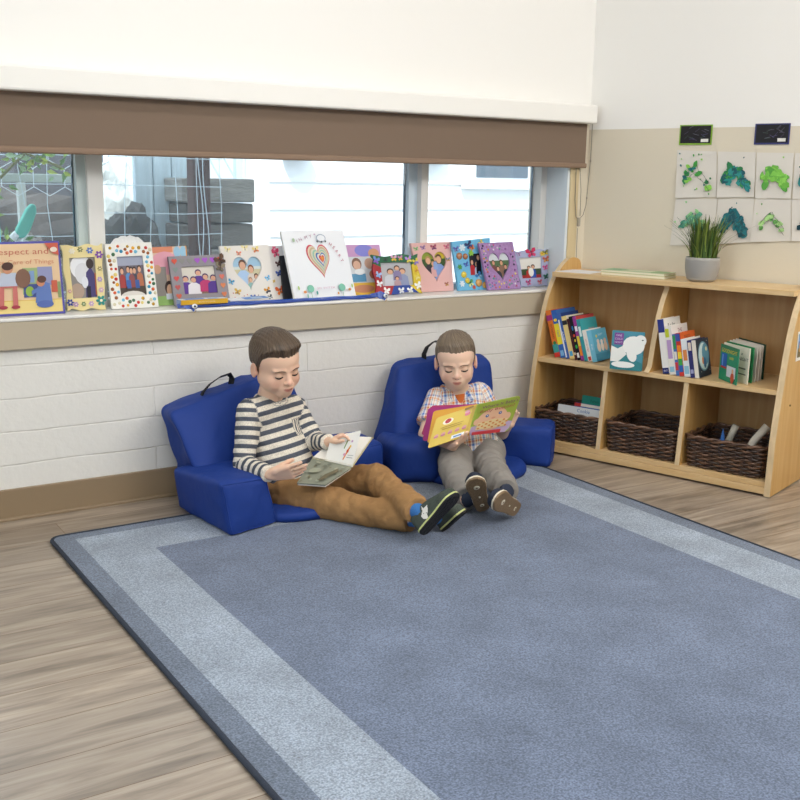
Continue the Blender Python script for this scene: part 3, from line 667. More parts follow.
for i, (q0, q1, m) in enumerate((((724, 375.2), (751, 383.4), '#2d8a55'), ((727, 374), (754.5, 382.4), '#eee9dd'), ((730, 373), (757.5, 381.5), '#f0ebe0'), ((733, 372), (760, 380.6), '#e9e4d8'), ((736, 371), (762.5, 379.6), '#27503f'))): leaf('page' if i < 4 else 'back_cover', q0, q1, .0032, mat(m, .5))
# ------------------------------------------------------------------ baskets
def rrect(w, d, r, n):
    P = []; per = []
    cs = [(w / 2 - r, d / 2 - r, 0), (-w / 2 + r, d / 2 - r, 90), (-w / 2 + r, -d / 2 + r, 180), (w / 2 - r, -d / 2 + r, 270)]
    for i, (cx, cy, a0) in enumerate(cs):
        for k in range(5):
            a = math.radians(a0 + 90 * k / 4); P.append(V((cx + r * math.cos(a), cy + r * math.sin(a), 0)))
    Q = P + [P[0]]; L = [0]
    for a, c in zip(Q, Q[1:]): L.append(L[-1] + (c - a).length)
    o = []
    for i in range(n):
        t = L[-1] * i / n; k = max(j for j in range(len(L)) if L[j] <= t + 1e-9); k = min(k, len(Q) - 2)
        p = Q[k].lerp(Q[k + 1], (t - L[k]) / max(L[k + 1] - L[k], 1e-9)); d_ = (Q[k + 1] - Q[k]).normalized(); o.append((p, V((d_.y, -d_.x, 0))))
    return o
BR = [mat('#50392c', .3, .6, var=.35, vscale=40), mat('#392a24', .3, .6, var=.35, vscale=40), mat('#694c39', .33, .6, var=.35, vscale=40)]
ROT = math.atan2(SD.y, SD.x)
def make_basket(label, loc):
    t = thing('wicker_basket', label, 'basket', loc, ROT, 'dark wicker baskets in the lower compartments')
    W = WM[t]; b = MB(); ns = 34; rows = 13; H = .108
    for r in range(rows):
        z = .006 + r * .0079; fl = 1 + .06 * z / H; b.use(BR[(r * 7 + r // 3) % 3])
        pts = []
        for i, (p, nr) in enumerate(rrect(.282 * fl, .245 * fl, .03, ns * 4)):
            am = .0048 * math.cos(PI * i / 4 + (PI if r % 2 else 0)); pts.append(W @ (V((p.x, p.y, z + .0012 * math.sin(i * 1.7 + r))) + nr * am))
        b.tube(pts, .0046, 6, closed=True)
    b.build('woven_body', t, smooth=True)
    b = MB()
    for p, nr in rrect(.282, .245, .03, ns): b.tube([W @ V((p.x, p.y, .002)), W @ V((p.x * 1.06, p.y * 1.06, H))], .003, 5)
    b.build('stakes', t, BR[1])
    for k in range(2):
        b = MB(); pts = []
        for i, (p, nr) in enumerate(rrect(.300, .262, .034, 150)):
            a = i * .42 + PI * k; pts.append(W @ (V((p.x, p.y, H + .004 + .0055 * math.sin(a))) + nr * .0055 * math.cos(a)))
        b.tube(pts, .0058, 6, closed=True); b.build('rim', t, BR[2 * k], smooth=True)
    b = MB(); b.box((-.125, -.108, .001), (.125, .108, .007), W); b.build('base', t, BR[1])
    return t
bk1 = make_basket('dark wicker basket full of picture books, left lower compartment', S(.162, .166, .0525))
dup(bk1, S(.490, .166, .0525), ROT, 'dark wicker basket in the middle lower compartment, nothing standing above its rim')
dup(bk1, S(.822, .166, .0525), ROT, 'dark wicker basket holding clear and white packets, right lower compartment')
def slabbook(label, s0, s1, off, z0, z1, th, col, pic=None, lean=.0, rnd=0, group=None, ds=0):
    O = S(s0, off, z0); U = (S(s1, off + ds, z0) - O); W = U.length; U.normalize(); N0 = U.cross(V((0, 0, 1))); up = (V((0, 0, 1)) - N0 * lean).normalized(); N = U.cross(up); H = z1 - z0
    t = thing('book', label, 'book', O, 0, group); b = MB().use(mat(col, .4)); ct = .0015
    slab(b, O, U, W, up, H, N, ct); slab(b, O - N * (th - ct), U, W, up, H, N, ct); slab(b, O + up * (H - .0015), U, W, up, .0015, N, th) if rnd == 2 else None
    if pic: pic(W, H).put(b, O, U, up)
    b.build('cover', t); b = MB(); slab(b, O + up * .002 - N * (ct + .0002), U, W - .002, up, H - .004, N, th - 2 * ct - .0004); b.build('pages', t, mat('#ece6da', .8)); return t
GB = 'picture books standing in the left basket'
slabbook('white book with blue script, front of the left basket', .075, .292, .222, .08, .183, .010, '#e9ecee', lambda W, H: Pic().t('Cookie', W * .55, H * .86, .02, '#4a7fc0'), .15, group=GB)
slabbook('blue book with red corners behind the white one in the left basket', .135, .298, .195, .08, .194, .012, '#2f5fae', lambda W, H: Pic().r(0, H - .014, .03, H, '#c8403c').r(W - .025, H - .014, W, H, '#c8403c').r(.03, H - .012, W - .025, H, '#e9e4da'), .15, group=GB)
slabbook('green book, tallest in the left basket', .150, .300, .165, .08, .222, .012, '#2f9484', lambda W, H: Pic().t('Forest', W * .4, H * .86, .016, '#1f5f52'), .15, group=GB)
t = thing('book', 'pink and red round-topped book at the back of the left basket', 'book', S(.24, .12, .1), 0, GB)
O = S(.20, .12, .085); U = SD; b = MB(); hp = [(0, 0), (.1, 0)] + [(.05 + .05 * math.cos(a * PI / 12), .10 + .048 * math.sin(a * PI / 12)) for a in range(13)]
b.use(mat('#c85a6c', .4)); b.prism([O + U * x + V((0, 0, y)) for x, y in hp], SN * .012)
Pic().p([(.5 * .1 + (x - .05) * .8, y * .95) for x, y in hp], '#e3a9b0').e(.05, .11, .022, .02, '#b83446').put(b, O, U, V((0, 0, 1))); b.build('cover', t)
b = MB(); b.tube([S(.78, .19, .1), S(.80, .17, .17), S(.812, .165, .205)], [.012, .013, .0135], 10); o = b.build('bottle', None, mat('#b9b7ab', .15, .6), smooth=True); tag(o, 'clear greyish tube sticking up from the right basket', 'tube')
b = MB(); b.prism([S(.77, .232, .10), S(.81, .232, .10), S(.79, .232, .200)], SN * .004); tag(b.build('paper_packet', None, mat('#3f6fb8', .4)), 'blue pointed paper packet in the right basket', 'packet')
b = MB(); b.tube([S(.875, .22, .10), S(.895, .20, .165), S(.93, .17, .222)], [.014, .014, .015], 12); tag(b.build('paper_roll', None, mat('#d6d0c2', .6), smooth=True), 'off-white paper roll leaning in the right basket', 'roll')
# ------------------------------------------------------------------ on top
pl = thing('potted_grass', 'potted grass plant in a ribbed light grey pot on top of the bookshelf', 'plant', S(.612, .118, .722))
pcn = S(.612, .118, .7225); prof = [(0, 0), (.043, 0), (.050, .006)]
for i in range(15):
    z = .010 + i * .0050; r = .051 + .012 * math.sin(min(1, z / .062) * PI / 2); prof += [(r + .0014, z), (r - .0010, z + .0031)]
prof += [(.0625, .086), (.0615, .090), (.057, .089), (.056, .074), (0, .072)]
b = MB(); b.lathe(prof, pcn, 40); b.build('pot', pl, mat('#a8a5a0', .45, .4), smooth=True)
b = MB(); b.lathe([(0, .0725), (.0555, .0725), (.0555, .0735), (0, .076)], pcn, 24); b.build('soil', pl, mat('#4a4030', .9))
b = MB(); rnd = random.Random(11); gm = [mat('#5f7432', .5), mat('#45602a', .5), mat('#7d8f3f', .5), mat('#354a22', .5)]
for i in range(230):
    a = rnd.uniform(0, 2 * PI); r = .05 * math.sqrt(rnd.random()); base = pcn + V((r * math.cos(a), r * math.sin(a), .073)); h = rnd.uniform(.10, .180); o = r / .05
    sp_ = rnd.uniform(.15, .55) * o * (.7 if rnd.random() < .8 else 1.9); d = V((math.cos(a + rnd.gauss(0, .5)), math.sin(a + rnd.gauss(0, .5)), 0)); sd = V((-d.y, d.x, 0)); b.use(gm[rnd.randrange(4)])
    P = []; n = 5
    for k in range(n + 1):
        t = k / n; P.append(base + V((0, 0, 1)) * h * (t - .18 * sp_ * t * t) + d * h * sp_ * t * t)
    vs = []
    P = [p_ - SN * max(0, (p_ - W0).dot(SN) - .022) for p_ in P]
    for k, p_ in enumerate(P):
        wd = .0034 * (1 - (k / n) ** 2) + .0003; vs += [p_ - sd * wd, p_ + d * .0008, p_ + sd * wd]
    b.add(vs, [f for k in range(n) for f in ((3 * k, 3 * k + 1, 3 * k + 4, 3 * k + 3), (3 * k + 1, 3 * k + 2, 3 * k + 5, 3 * k + 4))])
b.build('grass_blades', pl)
def flatbook(label, s0, s1, o0, o1, z, th, cov, pic=None, sk=0):
    t = thing('magazine', label, 'magazine', S((s0 + s1) / 2, (o0 + o1) / 2, z)); b = MB().use(mat(cov, .4))
    q = [S(s0, o1, z), S(s1, o1 + sk, z), S(s1, o0 + sk, z), S(s0, o0, z)]
    for z0, z1 in ((0, .0012), (th - .0012, th)): b.hexa([p + V((0, 0, z0)) for p in q] + [p + V((0, 0, z1)) for p in q])
    if pic: pic.put(b, q[0] + V((0, 0, th)), q[1] - q[0], q[3] - q[0])
    b.build('cover', t); b = MB(); c = sum(q, V((0, 0, 0))) / 4; q2 = [p.lerp(c, .012) for p in q]; b.hexa([p + V((0, 0, .0013)) for p in q2] + [p + V((0, 0, th - .0013)) for p in q2]); b.build('pages', t, mat('#ece7d2', .8))
flatbook('yellow-green paperback lying flat on the bookshelf top, under the pale one', .215, .485, .06, .165, .7222, .011, '#c9c48a', None, .0)
flatbook('pale green patterned paperback lying on top of the yellow-green one', .21, .48, .055, .16, .7334, .009, '#b9c8a0', Pic().r(.01, .01, .08, .09, '#8fb58c').r(.1, .03, .2, .08, '#dfe4c4').r(.2, .01, .26, .09, '#9dbb86'))
b = MB(); W_ = lambda s, o: S(s, o, .7222)
tag((lambda o: o)(MB().hexa([W_(.02, .18), W_(.17, .178), W_(.165, .05), W_(.02, .05)] + [p + V((0, 0, .0012)) for p in (W_(.02, .18), W_(.17, .178), W_(.165, .05), W_(.02, .05))]).build('paper_sheet', None, mat('#e9e9ec', .5))), 'white sheet lying on the left end of the bookshelf top', 'paper')
pc_ = thing('photo_card', 'small white-bordered photo card taped to the right side of the bookshelf', 'photo', S(1.009, .13, .5))
b = MB(); O = S(1.0152, .195, .475); U = SN; slab(b.use(mat('#f1efe8', .5)), O + SD * .001, U, .10, V((0, 0, 1)), .105, SD * -1, -.001)
Pic().r(.008, .012, .092, .097, '#6f9bd0').r(.008, .012, .092, .045, '#7a6a45').e(.03, .05, .014, .02, '#c9a35c').e(.05, .04, .02, .015, '#5d7d4a').put(b, O + SD * .0012, U, V((0, 0, 1))); b.build('card', pc_)
# ------------------------------------------------------------------ children's paintings on the right wall
GP = ['#1f6f78', '#2f8f8a', '#3f9a3f', '#6fb548', '#8fcf5a', '#1f5560', '#2f7f4f']
def painting(label, q, seed, kind):
    P = [onwall(*p) for p in q]; TL, TR, BRc, BL = P; t = thing('painting', label, 'painting', (TL + TR + BRc + BL) / 4)
    b = MB().use(mat('#ddd8cf', .7)); n = 6; vs = []; rnd = random.Random(seed)
    nor = -SN
    for j in range(n + 1):
        for i in range(n + 1):
            u, v = i / n, j / n; p = (BL * (1 - u) + BRc * u) * (1 - v) + (TL * (1 - u) + TR * u) * v
            vs.append(p + nor * (.002 + .006 * (1 - v) ** 2 * (.5 + .5 * math.sin(u * 5 + seed)) * (1 if v < .5 else .3)))
    b.add(vs, [(j * (n + 1) + i, j * (n + 1) + i + 1, (j + 1) * (n + 1) + i + 1, (j + 1) * (n + 1) + i) for j in range(n) for i in range(n)]); b.build('sheet', t)
    b = MB()
    def F(u, v): p = (BL * (1 - u) + BRc * u) * (1 - v) + (TL * (1 - u) + TR * u) * v; return p + nor * (.0105 if v < .5 else .0075)
    def blob(u, v, r, col, el=1, rot=0):
        b.use(mat(col, .5)); m = 9; pts = []
        for k in range(m):
            a = 2 * PI * k / m; rr_ = r * rnd.uniform(.7, 1.25); x, y = rr_ * math.cos(a) * el, rr_ * math.sin(a); pts.append(F(u + x * math.cos(rot) - y * math.sin(rot), v + x * math.sin(rot) + y * math.cos(rot)) + nor * rnd.uniform(0, .0012))
        b.poly(pts)
    arch = lambda t: (.22 + .62 * t, .42 + .28 * math.sin(t * PI * 1.0) - (.12 if t > .55 else 0))
    cols, nb, sc_, dots, line = kind
    if line:
        b.use(mat('#4a4f4c', .6))
        L1 = [F(*arch(k / 16)) for k in range(17)]; L2 = [F(u, v - .16) for u, v in (arch(k / 16) for k in range(17))]
        b.tube([p + nor * .0015 for p in L1], .0007, 5); b.tube([p + nor * .0015 for p in L2[3:]], .0007, 5)
    for k in range(nb):
        u, v = arch(rnd.random()); blob(u + rnd.gauss(0, .04), v - .07 + rnd.gauss(0, .05), rnd.uniform(.045, .09) * sc_, cols[rnd.randrange(len(cols))], rnd.uniform(1, 2), rnd.uniform(-1, 1.5))
    for k in range(dots): blob(rnd.uniform(.06, .94), rnd.uniform(.05, .95), rnd.uniform(.012, .028), cols[rnd.randrange(len(cols))])
    for f in [x for x in (0,)]:
        for p, q_ in ((F(.12, .93), 0), (F(.88, .93), 0)): pass
    return b.build('paint', t)
Pq = [[(677.5, 150), (717, 151.5), (716.5, 197), (676, 198)], [(718.2, 151.5), (756, 152.3), (754.6, 197), (717.2, 197.6)], [(757, 152.5), (794, 153), (791.5, 198.5), (755.4, 198.5)], [(795.5, 153), (833, 154), (831, 199), (792.6, 198.8)],
      [(676, 198.7), (717.6, 199), (713, 245), (670, 245.5)], [(718.4, 199), (754.6, 198.5), (750.5, 242), (713.6, 244.5)], [(755.2, 199.2), (791, 199.5), (791.5, 241), (750.4, 242)], [(791.6, 199.6), (830, 200.5), (830, 241), (792.4, 241)]]
painting('painting with loose green dabs and teal spots, top left of the wall display', Pq[0], 1, (['#3f9a3f', '#2f7f4f', '#1f6f78', '#8fcf5a'], 16, .75, 16, True))
painting('painting with a dense teal and green humped shape, top row second', Pq[1], 2, (['#1f6f78', '#2f8f8a', '#2f7f4f', '#1f5560', '#3f9a3f'], 60, .9, 2, False))
painting('painting with a bright green humped shape, top row third', Pq[2], 3, (['#6fb548', '#8fcf5a', '#5aa545', '#7fc450'], 50, .9, 3, False))
painting('teal painting cut by the right edge of the photo, top row', Pq[3], 4, (['#1f6f78', '#2f8f8a', '#1f5560'], 50, .95, 2, False))
painting('painting with pale green strokes behind the grass plant, bottom row first', Pq[4], 5, (['#8fc98a', '#5fa58a', '#3f8f7a'], 26, .8, 3, True))
painting('painting with a broad dark teal smear, bottom row right of the plant', Pq[5], 6, (['#1f6f78', '#2f8088', '#1f5560'], 70, 1.0, 4, True))
painting('painting with a thin outline and light green dabs, bottom row third', Pq[6], 7, (['#a9d58a', '#7fb860', '#5f9a50'], 14, .7, 4, True))
painting('dark teal painting cut by the right edge of the photo, bottom row', Pq[7], 8, (['#1f5560', '#2f7f6f', '#173f4a'], 40, .9, 2, True))
def dark(label, u0, u1, v1, bc, seed):
    t = thing('artwork', label, 'picture', onwall((u0 + u1) / 2, v1 - 8)); BLc, BRc = onwall(u0, v1), onwall(u1, v1 + .8); U = (BRc - BLc); U.z = 0; W = U.length; U.normalize(); H = .075
    b = MB().use(mat(bc, .6)); N = U.cross(V((0, 0, 1))); slab(b, BLc + N * .0025, U, W, V((0, 0, 1)), H, N, .0012); b.build('mount', t)
    b = MB(); rnd = random.Random(seed); p = Pic().r(.005, .006, W - .005, H - .004, '#1c1b1f')
    for k in range(14):
        a = rnd.uniform(-.6, .9); x, y = rnd.uniform(.02, W - .03), rnd.uniform(.02, H - .012); p.p([(x, y), (x + .02 * math.cos(a), y + .02 * math.sin(a)), (x + .02 * math.cos(a), y + .02 * math.sin(a) + .0015), (x, y + .0015)], ['#5a4f6a', '#6a6a7a', '#4a5a55', '#57507a'][k % 4])
    p.r(W - .042, .010, W - .012, .022, '#e6e4de'); p.put(b, BLc + N * .0026, U, V((0, 0, 1))); b.build('drawing', t)
dark('black scratch drawing on a green mount, upper left of the paintings', 679, 711.5, 145, '#86b03a', 1)
dark('black scratch drawing on a navy mount, upper right of the paintings', 754, 789, 144.6, '#3b3f74', 2)
# ================================================================== FLOOR CHAIRS
def blue_mat():
    m, nt, b, N, L = nodes('blue_fabric')
    tc = N('ShaderNodeTexCoord')
    n1 = N('ShaderNodeTexNoise'); n1.inputs['Scale'].default_value = 7; n1.inputs['Detail'].default_value = 3; n1.inputs['Distortion'].default_value = .3; L(tc.outputs['Object'], n1.inputs['Vector'])
    n2 = N('ShaderNodeTexNoise'); n2.inputs['Scale'].default_value = 500; L(tc.outputs['Object'], n2.inputs['Vector'])
    b1 = N('ShaderNodeBump'); b1.inputs['Strength'].default_value = .5; b1.inputs['Distance'].default_value = .02; L(n1.outputs['Fac'], b1.inputs['Height'])
    b2 = N('ShaderNodeBump'); b2.inputs['Strength'].default_value = .15; b2.inputs['Distance'].default_value = .001; L(n2.outputs['Fac'], b2.inputs['Height']); L(b1.outputs['Normal'], b2.inputs['Normal'])
    L(b2.outputs['Normal'], b.inputs['Normal']); b.inputs['Base Color'].default_value = lin('#1a3a88'); b.inputs['Roughness'].default_value = .62; b.inputs['Specular IOR Level'].default_value = .3
    return m
BLUE = blue_mat(); BLK = mat('#17181c', .7, bump=.3, bscale=500)
def cush(name, parent, corners, seam=None, **k):
    vs, fs, pt = cushion(corners, **k); b = MB(); b.add(vs, fs); o = b.build(name, parent, BLUE, smooth=True)
    if seam:                                # welt seam round the front face
        for fc in seam:
            n = 12; P = []
            e = .93
            for s0, s1 in (((-e, -e), (e, -e)), ((e, -e), (e, e)), ((e, e), (-e, e)), ((-e, e), (-e, -e))):
                for i in range(n):
                    t = i / n; a, c = s0[0] + (s1[0] - s0[0]) * t, s0[1] + (s1[1] - s0[1]) * t
                    P.append(pt(a, -1, c) if fc == 'front' else pt(-1, a, c))
            b = MB(); b.tube(P, .0028, 6, closed=True); b.build('seam', o, BLUE, smooth=True)
    return o
def prism_corners(base, ztop, zb=0.0, top=None):
    """base: 4 floor points front-left, front-right, back-right, back-left; ztop 4 heights"""
    zb = zb if isinstance(zb, (list, tuple)) else [zb] * 4
    return [V((x, y, z)) for (x, y), z in zip(base, zb)] + [V((x, y, z)) for (x, y), z in zip(top or base, ztop)]
def pad(name, parent, pts, z0, z1):
    n = len(pts); C = V((sum(p[0] for p in pts) / n, sum(p[1] for p in pts) / n, 0)); P = []
    Q = [V((x, y, 0)) for x, y in pts]
    for i in range(n):
        a, b_, c, d = Q[i - 1], Q[i], Q[(i + 1) % n], Q[(i + 2) % n]
        for k in range(6):
            t = k / 6; P.append(.5 * (2 * b_ + (c - a) * t + (2 * a - 5 * b_ + 4 * c - d) * t * t + (3 * b_ - a - 3 * c + d) * t ** 3))
    rings = [(.0, z0), (.97, z0), (1.0, z0 + (z1 - z0) * .35), (.99, z0 + (z1 - z0) * .7), (.95, z1 - .002), (.8, z1), (0.0, z1)]
    vs = []; m = len(P)
    for s, z in rings: vs += [C + (p - C) * max(s, .01) + V((0, 0, z)) for p in P]
    b = MB(); b.add(vs, [(i * m + k, i * m + (k + 1) % m, (i + 1) * m + (k + 1) % m, (i + 1) * m + k) for i in range(len(rings) - 1) for k in range(m)])
    return b.build(name, parent, BLUE, smooth=True)
ZR = RH
c1 = thing('floor_chair', 'blue bean bag floor chair under the boy in the striped shirt', 'chair', (1.5, 3.05, 0), 0, 'blue bean bag floor chairs')
cush('back_cushion', c1, [V((1.215, 2.99, .02)), V((1.76, 3.12, .02)), V((1.80, 3.27, .02)), V((1.205, 3.26, .02)), V((1.130, 3.13, .327)), V((1.585, 3.20, .425)), V((1.60, 3.285, .43)), V((1.135, 3.265, .327))], bul=(-.07, .30, .02), rad=.20, n=24, wr=.013, wf=8, seed=3)
cush('armrest', c1, prism_corners([(1.181, 2.775), (1.364, 2.822), (1.350, 3.16), (1.145, 3.12)], [.183, .168, .165, .150], ZR, [(1.152, 2.780), (1.330, 2.826), (1.33, 3.16), (1.128, 3.12)]), ['front'], bul=(.05, .04, .04), rad=.20, n=16, wr=.004, wf=12, seed=5)
cush('armrest', c1, prism_corners([(1.72, 3.00), (1.885, 3.035), (1.90, 3.25), (1.74, 3.24)], [.165, .165, .16, .16], 0.0), ['front'], bul=(.08, .06, .06), rad=.3, n=16, wr=.004, wf=12, seed=9)
pad('seat_pad', c1, [(1.33, 2.86), (1.52, 2.785), (1.70, 2.85), (1.76, 3.02), (1.73, 3.22), (1.32, 3.22)], ZR, .045)
b = MB(); hp = [at(200, 399, 3.20), at(203, 392, 3.205), at(210, 384, 3.21), (at(220, 377, 3.215)), at(229, 374, 3.22), at(232, 378, 3.225), at(230, 389, 3.23)]
b.strip(hp, V((.25, -.85, .5)), .024, .003); b.build('carry_handle', c1, BLK)
c2 = thing('floor_chair', 'blue bean bag floor chair under the boy in the plaid shirt', 'chair', (2.25, 3.08, 0), 0, 'blue bean bag floor chairs')
cush('back_cushion', c2, [V((1.95, 3.06, .02)), V((2.44, 3.06, .02)), V((2.47, 3.25, .02)), V((1.93, 3.25, .02)), V((2.035, 3.17, .40)), V((2.435, 3.14, .405)), V((2.455, 3.22, .42)), V((2.05, 3.255, .415))], bul=(.02, .25, .02), rad=.36, n=24, wr=.013, wf=8, seed=23)
cush('armrest', c2, prism_corners([(1.915, 3.005), (2.055, 2.915), (2.14, 3.14), (1.955, 3.22)], [.165, .165, .16, .16], [ZR, ZR, ZR, 0]), None, bul=(.10, .10, .06), rad=.5, n=16, wr=.006, wf=11, seed=25)
cush('armrest', c2, prism_corners([(2.545, 2.895), (2.655, 3.0), (2.52, 3.16), (2.40, 3.05)], [.165, .17, .165, .155], [ZR, 0, 0, ZR]), ['front'], bul=(.04, .05, .05), rad=.28, n=16, wr=.004, wf=12, seed=27)
pad('seat_pad', c2, [(2.06, 2.88), (2.22, 2.815), (2.40, 2.865), (2.47, 3.0), (2.43, 3.2), (2.06, 3.2)], ZR, .045)
b = MB(); hp = [at(424, 361, 3.21), at(424, 354, 3.215), at(427, 347, 3.22), at(434, 341.5, 3.225), at(446, 341, 3.23), at(455, 348, 3.23), at(458, 362, 3.22)]
b.strip(hp, V((.3, -.85, .4)), .022, .003); b.build('carry_handle', c2, BLK)
# ================================================================== THINGS ON THE WINDOW SILL
ZSILL = .6432
class Leaner:
    """a flat rectangular thing standing on the sill and leaning back; corners are on one real leaning plane"""
    def __init__(s, name, label, cat, BL, BR, TL, TR, y, lean=10, th=.012, dy=0, group=None):
        a = math.radians(lean)
        bl = at(*BL, y); br = at(*BR, y + dy); bl.z = br.z = ZSILL
        U = (br - bl).normalized(); back = V((-U.y, U.x, 0)); up = back * math.sin(a) + V((0, 0, 1)) * math.cos(a); N = U.cross(up).normalized()
        C = V((0, 0, CAMZ))
        def onp(q):
            r = ray(*q); return C + r * ((bl - C).dot(N) / r.dot(N))
        s.c = [bl, br, onp(TR), onp(TL)]; s.N = N; s.th = th; s.W = (br - bl).length; s.H = (s.c[3] - bl).length
        s.t = thing(name, label, cat, (bl + br) / 2, math.atan2(U.y, U.x), group)
    def F(s, u, v, d=0):
        c = s.c; return (c[0] * (1 - u) + c[1] * u) * (1 - v) + (c[3] * (1 - u) + c[2] * u) * v + s.N * d
    def plate(s, pts, d0, d1, name, col, parent=None, bevel=0, rough=.45, label=None):
        m = col if not isinstance(col, str) else mat(col, rough)
        b = MB().use(m); b.prism([s.F(u, v, d0) for u, v in pts], s.N * (d1 - d0)); return b.build(name, parent or s.t, bevel=bevel, label=label)
    def ring(s, outer, inner, name, col, d0, d1, rough=.5, bevel=.0015):
        m = col if not isinstance(col, str) else mat(col, rough); n = len(outer)
        vs = [s.F(u, v, d1) for u, v in outer] + [s.F(u, v, d1) for u, v in inner] + [s.F(u, v, d0) for u, v in outer] + [s.F(u, v, d0) for u, v in inner]
        fs = []
        for i in range(n):
            j = (i + 1) % n; fs += [(i, j, n + j, n + i), (2 * n + j, 2 * n + i, 3 * n + i, 3 * n + j), (2 * n + i, 2 * n + j, j, i), (n + i, n + j, 3 * n + j, 3 * n + i)]
        b = MB().use(m); b.add(vs, fs); return b.build(name, s.t)
    def pic(s, p, name, d, parent=None, u0=0, v0=0, u1=1, v1=1, border=None, rough=.3, clip=None):
        """p drawn in 0..1 coordinates inside the given sub rectangle"""
        b = MB(); i = 0
        G = lambda x, y, e: s.F(u0 + (u1 - u0) * x, v0 + (v1 - v0) * y, d + e)
        for kind, dd, col, lay in p.L:
            b.use(col if not isinstance(col, str) else mat(col, rough)); i += 1; e = .00025 * i
            if kind == 'p':
                ar = sum(dd[k][0] * dd[(k + 1) % len(dd)][1] - dd[(k + 1) % len(dd)][0] * dd[k][1] for k in range(len(dd))); pts = dd if ar > 0 else dd[::-1]
                b.poly([G(x, y, e) for x, y in pts])
            else:
                st, cx, cy, size, rot, wid = dd; vs, fs = text_geo(st); asp = (s.H * (v1 - v0)) / (s.W * (u1 - u0))
                w = max(v[0] for v in vs) - min(v[0] for v in vs); sx = (wid / w) if wid else size * asp; ca, sa = math.cos(rot), math.sin(rot); o = []
                for x, y, _ in vs:
                    X, Y = x * sx / asp, y * size; o.append(G(cx + (X * ca - Y * sa) * asp, cy + X * sa + Y * ca, e))
                b.add(o, fs)
        return b.build(name, parent or s.t)
    def gem(s, u, v, r, col, d, name='gem'):
        b = MB().use(mat(col, .18, .6)); c = s.F(u, v, d); U = (s.c[1] - s.c[0]).normalized(); Vv = s.N.cross(U)
        M = Matrix((U, Vv, s.N)).transposed(); b.ell(c, (r, r, r * .5), M, 8, 6); return b.build(name, s.t, smooth=True)
    def shape2d(s, polys, u, v, size, d, name, th=.002, rot=0):
        """polys: list of (points in unit size, colour)"""
        b = MB(); ca, sa = math.cos(rot), math.sin(rot)
        for k, (pts, col) in enumerate(polys):
            b.use(mat(col, .45)); q = []
            for x, y in pts: X, Y = (x * ca - y * sa) * size, (x * sa + y * ca) * size; q.append(s.F(u + X / s.W, v + Y / s.H, d + .0003 * k))
            b.prism(q, s.N * th)
        return b.build(name, s.t)
def bfly(c1, c2, body='#2a2320'):
    w = [(0, .05), (.25, .45), (.5, .42), (.48, .1), (.2, -.02)]; l = [(0, -.02), (.25, -.05), (.42, -.22), (.3, -.42), (.1, -.3)]
    mir = lambda P: [(-x, y) for x, y in P]
    return [(w, c1), (mir(w), c1), (l, c2), (mir(l), c2), ([(-.03, -.3), (.03, -.3), (.03, .25), (-.03, .25)], body)]
def flower(c1, c2='#e8c93a', n=6):
    return [(ellp(.3 * math.cos(2 * PI * k / n), .3 * math.sin(2 * PI * k / n), .2, .13, 10, 2 * PI * k / n), c1) for k in range(n)] + [(ellp(0, 0, .14, .14, 10), c2)]
def rpoly(poly, ang, c=(.5, .5)):
    dx, dy = math.cos(ang), math.sin(ang); best = 0
    for (x0, y0), (x1, y1) in zip(poly, poly[1:] + poly[:1]):
        ex, ey = x1 - x0, y1 - y0; det = dx * -ey + dy * ex
        if abs(det) < 1e-12: continue
        ax, ay = x0 - c[0], y0 - c[1]; t = (ax * -ey + ay * ex) / det; w = (dx * ay - dy * ax) / det
        if t > 0 and -1e-6 <= w <= 1 + 1e-6: best = max(best, t)
    return (c[0] + dx * best, c[1] + dy * best)
def loops(outer, inner, n=96, c=(.5, .5)):
    an = sorted([2 * PI * i / n for i in range(n)] + [math.atan2(y - c[1], x - c[0]) % (2 * PI) for x, y in (outer if len(outer) < 9 else []) + (inner if len(inner) < 9 else [])])
    return [rpoly(outer, a, c) for a in an], [rpoly(inner, a, c) for a in an]
def wavy(am, k, ph=0):
    o = []
    for i in range(160):
        t = i / 40; sd = int(t); f = t - sd; w = am * (.5 + .5 * math.sin(2 * PI * k * f + ph)) * (1 if .06 < f < .94 else 0)
        o.append([(f, w), (1 - w, f), (1 - f, 1 - w), (w, 1 - f)][sd])
    return o
UNIT = rect(0, 0, 1, 1)
def framed(L, outer, inner, col, photo, th=.012, c=(.5, .5), rough=.5):
    o, i = loops(outer, inner, 96, c); L.ring(o, i, 'frame', col, 0, th, rough)
    x0, x1 = min(p[0] for p in inner) - .02, max(p[0] for p in inner) + .02; y0, y1 = min(p[1] for p in inner) - .02, max(p[1] for p in inner) + .02
    L.plate(rect(max(x0, .02), max(y0, .02), min(x1, .98), min(y1, .98)), .001, .004, 'backing', '#b9b2a4')
    L.pic(photo, 'photo', .0042, None, max(x0, .02), max(y0, .02), min(x1, .98), min(y1, .98))
GS = 'decorated photo frames on the window sill'
